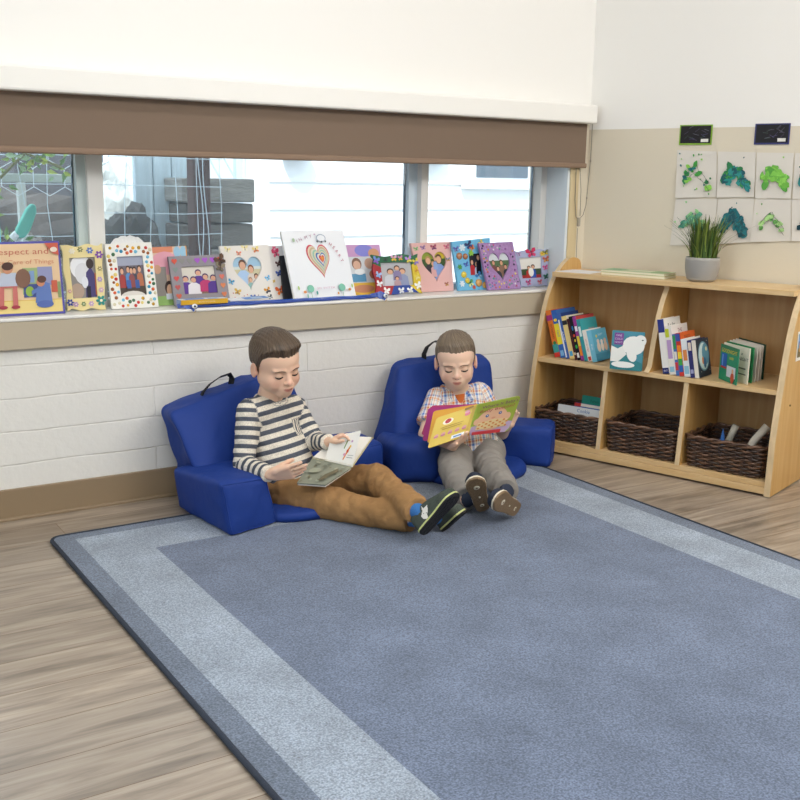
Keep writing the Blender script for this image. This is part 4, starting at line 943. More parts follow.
# 1 picture book about respect
L = Leaner('book', 'large picture book with a purple border at the left end of the sill', 'book', (-24, 318), (64.5, 311), (-22, 243), (58, 241), 3.335, 9, .010)
L.plate(UNIT, 0, .002, 'back_cover', '#4d4a9c'); L.plate(rect(.008, .008, .992, .992), .002, .008, 'pages', '#ece7da'); L.plate(UNIT, .008, .0105, 'front_cover', '#5654a4')
P = Pic().r(.02, .03, .975, .97, '#e2c39c').r(.02, .03, .975, .20, '#e6cf86').r(.02, .195, .975, .205, '#d9b54a')
P.t('Respect and', .50, .86, .115, '#c2705c', 0, .70).t('Take Care of Things', .52, .72, .085, '#d08a6e', 0, .78)
P.r(.52, .28, .72, .64, '#9ab07a').r(.54, .42, .60, .52, '#b0604a').r(.60, .44, .66, .60, '#7d9ac4').r(.53, .24, .70, .42, '#43508c').e(.60, .32, .05, .07, '#8fb04a').r(.70, .40, .88, .65, '#8f93b8').r(.86, .30, .93, .46, '#c4604a').r(.93, .22, .97, .44, '#8a9a68')
P.p([(.66, .16), (.86, .16), (.84, .42), (.74, .46), (.68, .36)], '#6079b4').e(.77, .14, .10, .05, '#5468a8').e(.73, .44, .05, .06, '#c98a6a').e(.745, .48, .055, .05, '#5e4038').p([(.62, .27), (.72, .33), (.72, .38), (.62, .33)], '#6079b4')
P.p([(.24, .13), (.30, .13), (.30, .38), (.40, .38), (.40, .13), (.46, .13), (.45, .40), (.25, .40)], '#c4706a').e(.29, .115, .05, .025, '#a03a48').e(.43, .115, .05, .025, '#a03a48').p([(.24, .40), (.46, .40), (.44, .58), (.26, .58)], '#b8c0d0').e(.52, .50, .09, .13, '#7d5c4c').e(.34, .64, .065, .075, '#c98f70').e(.34, .67, .07, .055, '#4a322c')
P.p([(.80, .97), (.975, .97), (.975, .80), (.90, .83)], '#c8604a').e(.915, .88, .045, .035, '#e6d6c4')
L.pic(P, 'cover_print', .0106, rough=.5)
# 2 yellow frame
L = Leaner('framed_photo', 'pale yellow wavy photo frame with a teal flower at its lower right corner', 'framed photo', (67, 311), (105, 307), (59.5, 245.5), (101, 243.5), 3.372, 9, .011, group=GS)
ph = Pic().r(0, 0, 1, 1, '#8d8a88').e(.45, .75, .4, .28, '#e8eaee').e(.5, .6, .3, .25, '#d9dade').e(.25, .2, .25, .18, '#b09a8a').p([(.55, .05), (.98, .05), (.95, .55), (.8, .75), (.62, .62)], '#4a4274').e(.78, .82, .14, .12, '#3a302e').e(.55, .4, .12, .14, '#e0e2e8').r(.6, .02, .75, .3, '#2b2a36').r(.93, .1, 1, .6, '#c4704a')
framed(L, wavy(.035, 2), rect(.17, .19, .80, .80), '#e8d79c', ph)
for u, v, sz, c1 in ((.88, .14, .034, '#2f8f88'), (.08, .13, .024, '#3a4a9a'), (.9, .83, .026, '#7d4aa4'), (.22, .10, .018, '#b08ac0'), (.42, .10, .016, '#6f8a5a'), (.62, .10, .018, '#c0a0d0'), (.9, .30, .018, '#cfa8c8'), (.88, .46, .018, '#b9a0d4'), (.9, .62, .016, '#9a8a5a'), (.45, .92, .018, '#8a8a5a'), (.68, .9, .022, '#5a7ac0'), (.25, .9, .02, '#e9e2d0'), (.1, .3, .014, '#cf9a9a')):
    L.shape2d(flower(c1, '#e9e2c4'), u, v, sz, .0125, 'flower', .0015)
# 3 jewel frame
L = Leaner('framed_photo', 'white photo frame covered in coloured gem stones with a scalloped top piece', 'framed photo', (111, 309), (157.5, 304.5), (103.5, 244.5), (150, 242.5), 3.365, 10, .012, group=GS)
ph = Pic().r(0, 0, 1, 1, '#6b6470').r(0, .75, 1, 1, '#9aa0b4').r(0, 0, 1, .25, '#4a4038').e(.5, .0, .45, .14, '#d9d4cc')
for k, (x, c) in enumerate(((.18, '#a03a3a'), (.4, '#5a8ac4'), (.62, '#4a4a58'), (.8, '#b06a4a'), (.5, '#8a4a4a'))): ph.person(x, .22 + .03 * (k % 2), .5, c, wf=.42)
ph.r(.3, .2, .45, .4, '#3f62a8').r(.6, .2, .75, .4, '#37589a')
framed(L, UNIT, rect(.22, .20, .78, .80), '#e9e7e0', ph)
L.plate([(.14, 1.0)] + [(.5 + .34 * math.cos(PI - PI * k / 16), 1.0 + (.115 + .012 * math.sin(k * 2.2)) * math.sin(PI * k / 16)) for k in range(1, 16)] + [(.86, 1.0)], .0005, .006, 'scalloped_top', mat('#e6e6e4', .7, bump=.6, bscale=160))
rnd = random.Random(4); gc = ['#c8382f', '#e0a52c', '#2f8fb4', '#e8d27a', '#9a5a2c', '#3f6a4a', '#d8623a', '#6fb9d8', '#b8902c', '#d9d0b0']
gp = []
for k in range(900):
    u, v = rnd.uniform(.04, .96), rnd.uniform(.04, .96)
    if .18 < u < .82 and .16 < v < .84: continue
    if all(((u - a) * L.W) ** 2 + ((v - b_) * L.H) ** 2 > .0125 ** 2 for a, b_ in gp): gp.append((u, v))
for k, (u, v) in enumerate(gp[:72]): L.gem(u, v, rnd.uniform(.0048, .0066), gc[rnd.randrange(10)], .012)
# 4 collage frame
L = Leaner('framed_photo', 'pink and orange collage picture standing half hidden behind the gem frame', 'framed photo', (156, 305), (190, 302), (150, 247.5), (185, 246), 3.398, 8, .008, group=GS)
L.plate(UNIT, 0, .008, 'frame', '#e2b9a4')
L.pic(Pic().r(0, 0, 1, 1, '#e3c2a8').r(0, .9, .6, 1, '#d98a6a').r(0, 0, .5, .16, '#8fb46a').e(.35, .72, .4, .2, '#e0a0b0').r(.02, .16, .36, .66, '#8a8580').e(.12, .62, .1, .08, '#c99a80').e(.42, .30, .14, .12, '#3f302c').e(.42, .26, .09, .1, '#dcb090').r(.3, .1, .55, .2, '#c9d0d8').e(.72, .9, .1, .1, '#9ac4dc').e(.9, .9, .1, .1, '#9ac4dc').r(.97, .8, 1, 1, '#e8a04a'), 'collage', .0082)
# 5 grey heart frame
L = Leaner('framed_photo', 'grey photo frame with rows of purple and orange hearts and a purple family photo', 'framed photo', (174, 303.5), (229, 298.5), (167, 257), (222, 254.5), 3.374, 10, .012, group=GS)
ph = Pic().r(0, 0, 1, 1, '#d6d0c4').r(0, 0, 1, .1, '#8a6a5a')
for x, y, c in ((.5, .35, '#54318c'), (.12, .15, '#5a3590'), (.34, .12, '#e4dfe4'), (.68, .2, '#b8346c'), (.9, .15, '#4f2f88')): ph.person(x, y - .1, .62, c, '#d8a488', '#41285c', .55)
framed(L, UNIT, rect(.2, .22, .8, .78), '#8f8a90', ph)
hc = ['#d0523f', '#8a8a86', '#8a8a86', '#a45ac4', '#a45ac4', '#b05ad0', '#d0603f', '#d07a4a']
for k in range(7): L.shape2d([(heartp(0, 0, 1, 1, 20), hc[k])], .09 + .138 * k, .89, .020, .0122, 'heart', .0012)
for k in range(4):
    L.shape2d([(heartp(0, 0, 1, 1, 20), ['#c8604a', '#c05a5a', '#cf4f4f', '#7f8f8a'][k])], .09, .18 + .18 * k, .019, .0122, 'heart', .0012); L.shape2d([(heartp(0, 0, 1, 1, 20), ['#d07a55', '#d9855a', '#cf7060', '#c86a6a'][k])], .91, .18 + .18 * k, .019, .0122, 'heart', .0012)
L.shape2d(bfly('#5c3f2c', '#453020'), .92, .88, .040, .0135, 'butterfly', .002, .5); L.shape2d(bfly('#8a806a', '#6a6252'), .9, .74, .034, .0135, 'butterfly', .002, -.3)
# 6 white heart frame
L = Leaner('framed_photo', 'white photo frame with a heart cut-out photo of a family and paper butterflies', 'framed photo', (229, 300), (273.5, 297), (218, 246.5), (267, 245), 3.392, 9, .011, group=GS)
ph = Pic().r(0, 0, 1, 1, '#cfd8d4').r(0, .7, 1, 1, '#9fc4dc').r(0, .3, 1, .62, '#c9c2a0').person(.36, .05, .85, '#a9c6e6', hair='#6a4a36', wf=.5).person(.62, .05, .7, '#d9cfc4', hair='#7a4a34', wf=.45).person(.76, .0, .5, '#2f4fa0', wf=.5).person(.55, -.05, .45, '#8fb8b4', hair='#9a7a5a', wf=.5)
framed(L, UNIT, heartp(.50, .50, .60, .60, 48), '#e4dfd8', ph, c=(.5, .52))
for u, v, sz, c1, c2 in ((.14, .93, .022, '#e9dc9a', '#e9e2c4'), (.5, .95, .024, '#e8dca0', '#efe8cf'), (.72, .92, .024, '#e8d48a', '#e08a5a'), (.1, .36, .022, '#4f9ac4', '#6fb0d4'), (.2, .18, .024, '#d9b24a', '#c8a050'), (.52, .07, .020, '#4a6ab0', '#6a86c0'), (.86, .18, .024, '#d9983a', '#3a3a44'), (.90, .40, .020, '#6ab4e0', '#8fc8e8'), (.9, .06, .018, '#3a4a58', '#46525c'), (.36, .86, .018, '#e08a70', '#e8a48a')): L.shape2d(bfly(c1, c2), u, v, sz, .0115, 'butterfly', .0015, (u - .5))
L.pic(Pic().p([(.02, .45), (.05, .44), (.22, .78), (.19, .8)], '#cf7a78').p([(.76, .9), (.80, .9), (.79, 1), (.75, 1)], '#c85a78').e(.33, .10, .012, .01, '#c84a4a').e(.4, .12, .012, .01, '#c84a4a').e(.12, .08, .012, .01, '#c84a4a').e(.1, .16, .014, .01, '#b0403f').e(.64, .1, .012, .01, '#2f3a44'), 'painted_marks', .0113)
# 7 strip frame behind
L = Leaner('framed_photo', 'narrow white frame edge with pink, blue and orange butterflies right of the heart cut-out frame', 'framed photo', (270, 297.5), (291, 296), (264, 246), (281.5, 245.5), 3.410, 8, .007, group=GS)
L.plate(UNIT, 0, .007, 'frame', '#e0dcd8')
for u, v, sz, c1, c2 in ((.55, .86, .034, '#d8486a', '#e0708a'), (.6, .66, .024, '#5a3a3a', '#4a3030'), (.55, .48, .024, '#3a5aa8', '#2f4a90'), (.5, .16, .036, '#d8622c', '#e07a3a'), (.25, .34, .012, '#e0c04a', '#e0c04a')): L.shape2d(bfly(c1, c2), u, v, sz, .0072, 'butterfly', .0015, .2)
L.shape2d(flower('#e05a80', '#f0c0cc'), .5, .93, .026, .0074, 'flower', .0012)
# 8 white heart book
L = Leaner('book', 'large white picture book with a nested rainbow heart on its cover', 'book', (293.5, 298), (354.5, 296), (279, 231.5), (341, 230.5), 3.345, 12, .014)
L.plate(UNIT, 0, .0025, 'back_cover', '#e6e9ee'); L.plate(rect(.006, .006, .99, .99), .0025, .011, 'pages', '#eeeae0'); L.plate(UNIT, .011, .014, 'front_cover', '#eef1f5')
P = Pic(); hcol = ['#c8485a', '#d9c9b0', '#c0a888', '#d0cbb8', '#8fbca8', '#d9cfae', '#3f6ab0', '#e0dccf', '#cf4a4a', '#e08a3a']
for k, c in enumerate(hcol):
    s_ = 1 - k * .095; P.p(heartp(.52 + .012 * k * .4, .545 + .004 * k, .36 * s_, .50 * s_, 44, -.10), c)
word = 'IN MY'; 
for k, (ch_, x, y, r_) in enumerate((('I', .215, .845, .45), ('N', .272, .868, .4), ('M', .365, .896, .28), ('Y', .440, .910, .15), ('H', .735, .79, -.6), ('E', .78, .74, -.75), ('A', .815, .685, -.9), ('R', .845, .62, -1.05), ('T', .87, .55, -1.2))): P.t(ch_, x, y, .066, '#a87a94' if k < 4 else '#b05a74', r_)
P.e(.60, .885, .075, .055, '#8fa0b8').e(.60, .882, .066, .047, '#eef1f5').e(.53, .835, .012, .014, '#3a4048').e(.60, .83, .012, .014, '#3a4048').e(.66, .835, .012, .014, '#3a4048').e(.505, .94, .014, .010, '#b08ab0').e(.155, .86, .02, .028, '#a9bfa0')
for x, y, r_, c in ((.27, .155, .055, '#7fc4ac'), (.78, .155, .055, '#7fc4ac')): P.r(x - .004, .0, x + .004, y, '#8fb8a0').e(x, y, r_, r_, c)
P.e(.17, .11, .025, .02, '#e0955a').e(.9, .12, .025, .02, '#e0a06a').e(.36, .09, .015, .03, '#4f9a94').e(.08, .17, .014, .03, '#a9c46a').e(.95, .17, .014, .03, '#a9c46a').e(.70, .07, .015, .02, '#d9a05a').e(.20, .05, .012, .03, '#8fc4b0').t('JO WITEK', .52, .155, .04, '#d0a8b8', 0, .3)
L.pic(P, 'cover_print', .0142, rough=.4)
# 9 baby frame
L = Leaner('framed_photo', 'pink and purple painted frame showing two babies above a yellow strip', 'framed photo', (349, 293), (385, 291), (341, 245), (378.5, 244.5), 3.412, 8, .008, group=GS)
L.plate(UNIT, 0, .008, 'frame', '#c89ac8')
L.pic(Pic().r(0, 0, 1, 1, '#cfa0cc').e(.55, .88, .25, .12, '#8a8ad8').e(.8, .82, .15, .1, '#d8a07a').r(0, 0, 1, .24, '#e0b84a').e(.4, .12, .3, .08, '#c88a6a').r(.08, .24, .86, .76, '#d6dade').e(.3, .62, .13, .12, '#8a6a5a').e(.3, .59, .1, .09, '#dcb49c').e(.64, .62, .13, .11, '#d9b09a').e(.72, .4, .12, .09, '#b87a5a').r(.12, .26, .5, .42, '#5f9ac0').e(.35, .46, .14, .06, '#e8ecee'), 'photo', .0082)
# 10 butterfly frame
L = Leaner('framed_photo', 'wavy red, green, blue and yellow frame edged with butterflies around a family photo', 'framed photo', (374, 294), (421, 291), (370, 255), (416, 254), 3.366, 10, .012, group=GS)
ph = Pic().r(0, 0, 1, 1, '#b5b5ba').person(.32, .02, .72, '#c9ccd4', wf=.5).person(.68, .02, .72, '#8f98b8', hair='#6a4a3a', wf=.45).person(.52, .25, .6, '#8a80a8', wf=.4).person(.5, -.04, .45, '#b89aa0', wf=.45)
OW = wavy(.05, 1.5, 1); IN = rect(.17, .22, .84, .80)
o, i = loops(OW, IN, 96); n = len(o); b = MB(); N_ = L.N
for k in range(n):
    j = (k + 1) % n; u, v = o[k]; c = '#2f6a4a' if v > .78 else ('#a82f38' if u < .5 and v > .12 or u < .3 else ('#2f4a98' if v < .2 and u < .86 else '#d9bf3a'))
    b.use(mat(c, .45)); q = [o[k], o[j], i[j], i[k]]; A = [L.F(x, y, .012) for x, y in q]; B = [L.F(x, y, 0) for x, y in q]; b.add(A + B, [(0, 1, 2, 3), (7, 6, 5, 4), (4, 5, 1, 0), (6, 7, 3, 2)])
b.build('frame', L.t); L.plate(rect(.15, .2, .86, .82), .001, .004, 'backing', '#b9b2a4'); L.pic(ph, 'photo', .0042, None, .15, .2, .86, .82)
for u, v, c1, c2, sz in ((.08, .86, '#6a8ad0', '#8a5ac0', .030), (.28, .88, '#3a5a4a', '#2f4a40', .02), (.46, .9, '#d8a8c8', '#e0c04a', .028), (.6, .9, '#c88ac0', '#d9b04a', .022), (.78, .86, '#b08ad8', '#e0d060', .03), (.93, .8, '#d8c84a', '#8a7ac8', .028), (.1, .5, '#a8c4ea', '#8ab0e0', .026), (.1, .28, '#eef0f2', '#e4e6ea', .026), (.24, .1, '#f0f0ee', '#eaeae8', .028), (.55, .09, '#f0f0ee', '#e4e6ea', .026), (.74, .09, '#f2f2f0', '#e8e8e6', .026), (.92, .2, '#eceff2', '#f0f0ee', .03), (.92, .42, '#e0cc4a', '#e8dc8a', .026), (.92, .60, '#e0c43a', '#cf9a3a', .022)): L.shape2d(bfly(c1, c2, c2), u, v, sz, .0122, 'butterfly', .0015, (u - .5) * .8)
# 11 pink heart frame
L = Leaner('framed_photo', 'plain pink photo frame with a heart cut-out photo', 'framed photo', (420, 292), (452, 290.5), (409, 243.5), (449, 242), 3.396, 9, .011, group=GS)
ph = Pic().r(0, 0, 1, 1, '#3f5a34').r(0, .75, 1, 1, '#8a9a3a').e(.8, .9, .2, .15, '#c9b43a').person(.3, .1, .75, '#3a3540', hair='#b08a5a', wf=.4).person(.7, .05, .85, '#7f9ad0', hair='#5a4030', wf=.48).person(.46, .2, .5, '#d8a8a8', hair='#b08a60', wf=.4).person(.55, .42, .4, '#8aa4d4', hair='#c8a070', wf=.4)
framed(L, UNIT, heartp(.52, .50, .66, .62, 48), '#dfb2ae', ph, c=(.52, .52))
for u, v, c1, c2, sz in ((.1, .88, '#7fb07a', '#9ac48a', .018), (.28, .9, '#9a7aa8', '#b08ab8', .02), (.55, .9, '#a8506a', '#8a4a78', .024), (.88, .9, '#c86a80', '#d87a90', .022), (.9, .64, '#7a8a9a', '#d0a04a', .016), (.8, .14, '#a86a5a', '#c0904a', .018)): L.shape2d(bfly(c1, c2), u, v, sz, .0115, 'butterfly', .0015, .15)
L.pic(Pic().t('Granny', .42, .10, .085, '#b84a60', 0, .34), 'lettering', .0113)
# 12 shell frame
L = Leaner('framed_photo', 'sky blue photo frame crowded with shells, flowers and butterflies', 'framed photo', (457, 291), (491, 289), (450, 242), (488, 238), 3.378, 9, .012, group=GS)
ph = Pic().r(0, 0, 1, 1, '#2a2a34').person(.3, .0, .75, '#b83038', wf=.5).person(.6, .0, .6, '#b8c0d8', hair='#b89a6a', wf=.5).person(.75, .1, .85, '#20202a', wf=.4)
framed(L, UNIT, rect(.40, .30, .74, .72), '#6fb6dc', ph)
for u, v, c1, sz in ((.14, .70, '#b07a5a', .030), (.3, .68, '#a8704f', .026), (.6, .14, '#c99a5a', .034), (.78, .09, '#cf9f55', .030), (.2, .32, '#e0c84a', .028), (.28, .2, '#dcc040', .024)): L.gem(u, v, sz * .5, c1, .013, 'shell')
for u, v, c1, c2, sz in ((.42, .90, '#2f3a6a', '#3a4a80', .032), (.3, .52, '#4a6ab8', '#5a7ac8', .022), (.75, .92, '#e0c85a', '#f0dc8a', .022), (.36, .14, '#5a9a5a', '#dfe4a0', .03), (.5, .84, '#cf6a3a', '#e08a4a', .022), (.86, .5, '#4a90c8', '#6aa8d8', .026), (.62, .28, '#3f80c0', '#9ac8e8', .03), (.08, .84, '#5f68b0', '#8a92c8', .024)): L.shape2d(bfly(c1, c2), u, v, sz, .0125, 'butterfly', .002, u)
for u, v, c1, sz in ((.46, .74, '#8fc44a', .026), (.12, .48, '#4f9a4a', .022), (.24, .86, '#d8e8f2', .03), (.12, .14, '#dfeaf2', .026), (.45, .06, '#c8543a', .018)): L.shape2d(flower(c1, c1), u, v, sz, .0123, 'flower', .0015)
# 13 purple frame
L = Leaner('framed_photo', 'purple glitter photo frame with a heart photo, leaning before the blue shell frame', 'framed photo', (487, 290.5), (519, 288), (477, 243.5), (511, 242), 3.345, 11, .012, group=GS)
ph = Pic().r(0, 0, 1, 1, '#7a8a68').r(0, .72, 1, 1, '#d4dade').r(0, .55, 1, .72, '#55704f').person(.25, .25, .5, '#7a4a4a', '#cf9a80', wf=.5).person(.6, .2, .55, '#8a6a5a', '#d0a080', wf=.5).person(.4, .05, .5, '#3a3a48', '#d9a88c', wf=.5).person(.75, .1, .5, '#2f3440', '#cf9a80', wf=.5)
framed(L, UNIT, heartp(.5, .48, .62, .60, 44), mat('#a884b8', .4, bump=.5, bscale=300, var=.2, vscale=120), ph, c=(.5, .5))
rnd = random.Random(9); gc = ['#c85a7a', '#d9a04a', '#6a8ac0', '#e0dce6', '#8a4a98', '#cf6a5a', '#e6d080', '#5a9a8a', '#3a3050']
gp = []
for k in range(900):
    u, v = rnd.uniform(.05, .95), rnd.uniform(.04, .96)
    if .14 < u < .86 and .3 < v < .84: continue
    if .3 < u < .7 and .18 < v < .4: continue
    if v > .86 and u > .6: continue
    if all(((u - a) * L.W) ** 2 + ((v - b_) * L.H) ** 2 > .0105 ** 2 for a, b_ in gp): gp.append((u, v))
for k, (u, v) in enumerate(gp[:60]): L.gem(u, v, rnd.uniform(.003, .0052), gc[rnd.randrange(9)], .012)
# 14 wedding frame
L = Leaner('framed_photo', 'pale blue photo frame with a magenta butterfly at the right end of the sill', 'framed photo', (519, 288.5), (546, 286.5), (512, 251), (546.5, 249), 3.384, 9, .012, group=GS)
ph = Pic().r(0, 0, 1, 1, '#e6e4dc').r(0, .0, 1, .45, '#3f5238').r(0, 0, 1, .18, '#a83038').person(.42, .05, .55, '#b83a34', wf=.5).person(.6, .05, .6, '#2f57b0', wf=.42).e(.5, .3, .12, .2, '#f0eee8')
framed(L, wavy(.03, 2.5, .5), rect(.12, .24, .80, .80), '#aab0d0', ph)
for u, v, c1, c2, sz in ((.48, .92, '#c8305a', '#d84a78', .042), (.9, .9, '#8a8a4a', '#d8c44a', .024), (.92, .72, '#c86a5a', '#d8904a', .028), (.9, .5, '#c0508a', '#d070a0', .024), (.92, .26, '#3a7a6a', '#2f6a60', .024), (.7, .12, '#c85a70', '#e0a0a8', .022), (.3, .12, '#b84a80', '#c870a0', .026), (.12, .9, '#b8a0c8', '#c0a8d0', .02)): L.shape2d(bfly(c1, c2), u, v, sz, .0125, 'butterfly', .002, .2)
L.shape2d(flower('#e6c84a', '#d09030'), .80, .88, .022, .0124, 'flower', .0015)
# black easel back between strip frame and the heart book
L = Leaner('framed_photo', 'plain black frame edge showing in the gap left of the white heart book', 'framed photo', (283, 297.5), (296, 296.5), (279, 256), (292, 255), 3.392, 10, .008, group=GS)
L.plate(UNIT, 0, .008, 'frame', '#26272b')
# ribbon along the sill
rb = thing('satin_ribbon', 'blue satin ribbon lying along the front of the sill under the white heart book', 'ribbon', at(285, 302, 3.285), 0)
SAT = mat('#2f62c4', .25, .6); SAT2 = mat('#23459c', .3, .55)
b = MB().use(SAT2); ys = 3.289
pts = []
for k in range(26):
    u = 185 + (375 - 185) * k / 25; p = at(u, 304 - (u - 185) * .028, ys); p.z = ZSILL + .0062 + .0012 * math.sin(k * 1.3); p.y = ys + .002 * math.sin(k * .9); pts.append(p)
b.tube(pts, [.0052 + .0006 * math.sin(k * 1.7) for k in range(26)], 8); b.build('rolled_band', rb, smooth=True)
b = MB().use(SAT); b.strip([p + V((0, .006, .0058 + .001 * math.sin(i * 1.1))) for i, p in enumerate(pts)], V((0, 1, .1)), .014, .0012); b.build('folded_band', rb)
def ribbon_end(c, sx):
    b = MB()
    for k in range(7):
        a = k * .5 - 1.5; b.use(SAT if k % 2 else SAT2); p0 = c + V((-sx * .004 * k, .003, .002)); b.strip([p0, p0 + V((sx * .02, -.006, .006 + .004 * math.sin(k))), p0 + V((sx * .045, -.010 + .003 * math.cos(k), -.004 - .003 * k % .01))], V((0, .3, 1)), .014, .0014)
    o = b.build('gathered_end', rb); b = MB(); e = c + V((sx * .030, -.016, .002)); b.use(mat('#eef2f6', .25)).ell(e, (.010, .004, .008)); b.use(mat('#2b3040', .3)).ell(e + V((0, -.003, 0)), (.004, .003, .0035)); b.build('bead', o, smooth=True)
    b = MB(); b.tube([e + V((0, 0, -.008)), e + V((sx * .004, -.001, -.016)), e + V((-sx * .002, -.001, -.022))], .0012, 5); b.build('charm', o, mat('#b8965a', .3, .6, metal=.8))
e0 = pts[0] + V((-.004, -.004, .001)); e1 = pts[-1] + V((.004, -.004, .002)); ribbon_end(e0, 1); ribbon_end(e1, 1)
# yellow flat box and pamphlet
yb = thing('book', 'small thick yellow book lying flat on the ribbon before the purple family photo', 'book', at(204, 298, 3.32), 0)
a0, a1 = at(181, 303, 3.277), at(228, 300.5, 3.279); a0.z = a1.z = ZSILL + .0135; U = (a1 - a0).normalized(); bk_ = V((-U.y, U.x, 0)); W_ = (a1 - a0).length
b = MB().use(mat('#d6a52c', .4)); slab(b, a0, U, W_, V((0, 0, 1)), .016, -bk_, -.040) if False else b.hexa([a0, a1, a1 + bk_ * .04, a0 + bk_ * .04] + [p + V((0, 0, .016)) for p in (a0, a1, a1 + bk_ * .04, a0 + bk_ * .04)])
b.use(mat('#c98a24', .4)); Pic().r(.03, .004, W_ - .01, .012, '#d9ac3c').t('BLOCKS AND SHAPES', W_ * .55, .008, .006, '#efe0b0').put(b, a0, U, V((0, 0, 1))); Pic().r(0, 0, .04, .016, '#8fa0c4').put(b, a0 + bk_ * .04, -bk_, V((0, 0, 1)))
Pic().r(0, 0, W_, .04, '#e8ecf0').r(.02, .005, .09, .035, '#5a8fd8').r(.10, .008, .14, .03, '#9ac0e6').put(b, a0 + V((0, 0, .016)), U, bk_); b.build('cover', yb)
pm = thing('pamphlet', 'white and blue folded pamphlet on the sill below the heart cut-out frame', 'paper', at(250, 299, 3.32), 0)
b = MB(); a0, a1 = at(231, 301.5, 3.30), at(272, 299, 3.315); a0.z = ZSILL + .017; a1.z = ZSILL + .0185; U = (a1 - a0).normalized(); bk_ = V((-U.y, U.x, .08)); W_ = (a1 - a0).length
b.use(mat('#dfe6ee', .3)); b.hexa([a0 - V((0, 0, .001)), a1 - V((0, 0, .001)), a1 + bk_ * .045 - V((0, 0, .001)), a0 + bk_ * .045 - V((0, 0, .001)), a0, a1, a1 + bk_ * .045, a0 + bk_ * .045]); Pic().r(.0, .0, .05, .045, '#eef2f6').r(.06, .004, W_ - .01, .04, '#5f93d8').r(.09, .01, W_ - .03, .03, '#b9d2f0').put(b, a0, U, bk_); b.build('sheet', pm)
# ================================================================== PEOPLE (smooth-union surfaces meshed on a grid)
from mathutils.bvhtree import BVHTree
A3 = lambda p: np.array(p, dtype=np.float32)
def unit(v): v = np.asarray(v, float); return v / max(np.linalg.norm(v), 1e-9)
class Prim:
    def __init__(s, kind, k, tag, sub, **d): s.kind = kind; s.k = k; s.tag = tag; s.sub = sub; s.__dict__.update(d)
    def bbox(s):
        if s.kind == 'cone':
            r = max(s.ra, s.rb) / (s.fl if s.fl else 1); return np.minimum(s.a, s.b) - r, np.maximum(s.a, s.b) + r
        r = max(s.r); return s.c - r, s.c + r
    def dist(s, P):
        if s.kind == 'cone':
            pa = P - s.a; ba = s.b - s.a
            if s.fl:
                w = s.w; pa = pa - (pa @ w)[..., None] * w * (1 - s.fl)
                ba = ba - w * (ba @ w) * (1 - s.fl)
            t = np.clip((pa @ ba) / max(float(ba @ ba), 1e-9), 0, 1)
            d = np.linalg.norm(pa - t[..., None] * ba, axis=-1) - (s.ra + (s.rb - s.ra) * t)
            L = float(np.linalg.norm(s.b - s.a))
            if s.fb and L > 0: d = np.maximum(d, (P - s.b) @ ((s.b - s.a) / L))
            if s.fa and L > 0: d = np.maximum(d, (P - s.a) @ ((s.a - s.b) / L))
            return d
        q = (P - s.c) @ s.R.T if s.R is not None else P - s.c
        k0 = np.linalg.norm(q / s.r, axis=-1); k1 = np.linalg.norm(q / (s.r * s.r), axis=-1)
        return k0 * (k0 - 1) / np.maximum(k1, 1e-6)
class Field:
    def __init__(s): s.P = []
    def cone(s, a, b, ra, rb=None, k=.01, tag=0, sub=False, w=None, fl=0, fa=False, fb=False):
        s.P.append(Prim('cone', k, tag, sub, a=A3(a), b=A3(b), ra=ra, rb=ra if rb is None else rb, w=None if w is None else A3(unit(w)), fl=fl, fa=fa, fb=fb)); return s
    def ell(s, c, r, R=None, k=.01, tag=0, sub=False):
        s.P.append(Prim('ell', k, tag, sub, c=A3(c), r=A3(r if hasattr(r, '__len__') else (r, r, r)), R=None if R is None else np.asarray(R, dtype=np.float32))); return s
    def dist(s, P):
        D = np.full(len(P), 1.0, np.float32)
        for p in s.P:
            d = p.dist(P.astype(np.float32))
            if p.sub: q = np.clip(.5 - .5 * (d + D) / p.k, 0, 1); D = D * (1 - q) - d * q + p.k * q * (1 - q)
            else: q = np.clip(.5 + .5 * (D - d) / p.k, 0, 1); D = D * (1 - q) + d * q - p.k * q * (1 - q)
        return D
    def mesh(s, h, extra=None):
        lo = np.min([p.bbox()[0] for p in s.P if not p.sub], axis=0) - .012; hi = np.max([p.bbox()[1] for p in s.P if not p.sub], axis=0) + .012
        n = np.ceil((hi - lo) / h).astype(int) + 1; ax = [lo[i] + h * np.arange(n[i], dtype=np.float32) for i in range(3)]
        D = np.full(n, 1.0, np.float32)
        for p in s.P:
            l, u = p.bbox(); pad = p.k + .012
            i0 = np.clip(np.floor((l - pad - lo) / h).astype(int), 0, n - 1); i1 = np.clip(np.ceil((u + pad - lo) / h).astype(int) + 1, 1, n)
            if np.any(i1 <= i0): continue
            sl = tuple(slice(a, b) for a, b in zip(i0, i1))
            G = np.stack(np.meshgrid(*[ax[i][sl[i]] for i in range(3)], indexing='ij'), -1).astype(np.float32)
            d = p.dist(G).astype(np.float32); E = D[sl]
            if p.sub:
                q = np.clip(.5 - .5 * (d + E) / p.k, 0, 1); D[sl] = E * (1 - q) - d * q + p.k * q * (1 - q)
            else:
                q = np.clip(.5 + .5 * (E - d) / p.k, 0, 1); D[sl] = E * (1 - q) + d * q - p.k * q * (1 - q)
        if extra is not None:
            G = np.stack(np.meshgrid(*ax, indexing='ij'), -1).astype(np.float32); D = extra(G, D)
        return nets(D, lo, h)
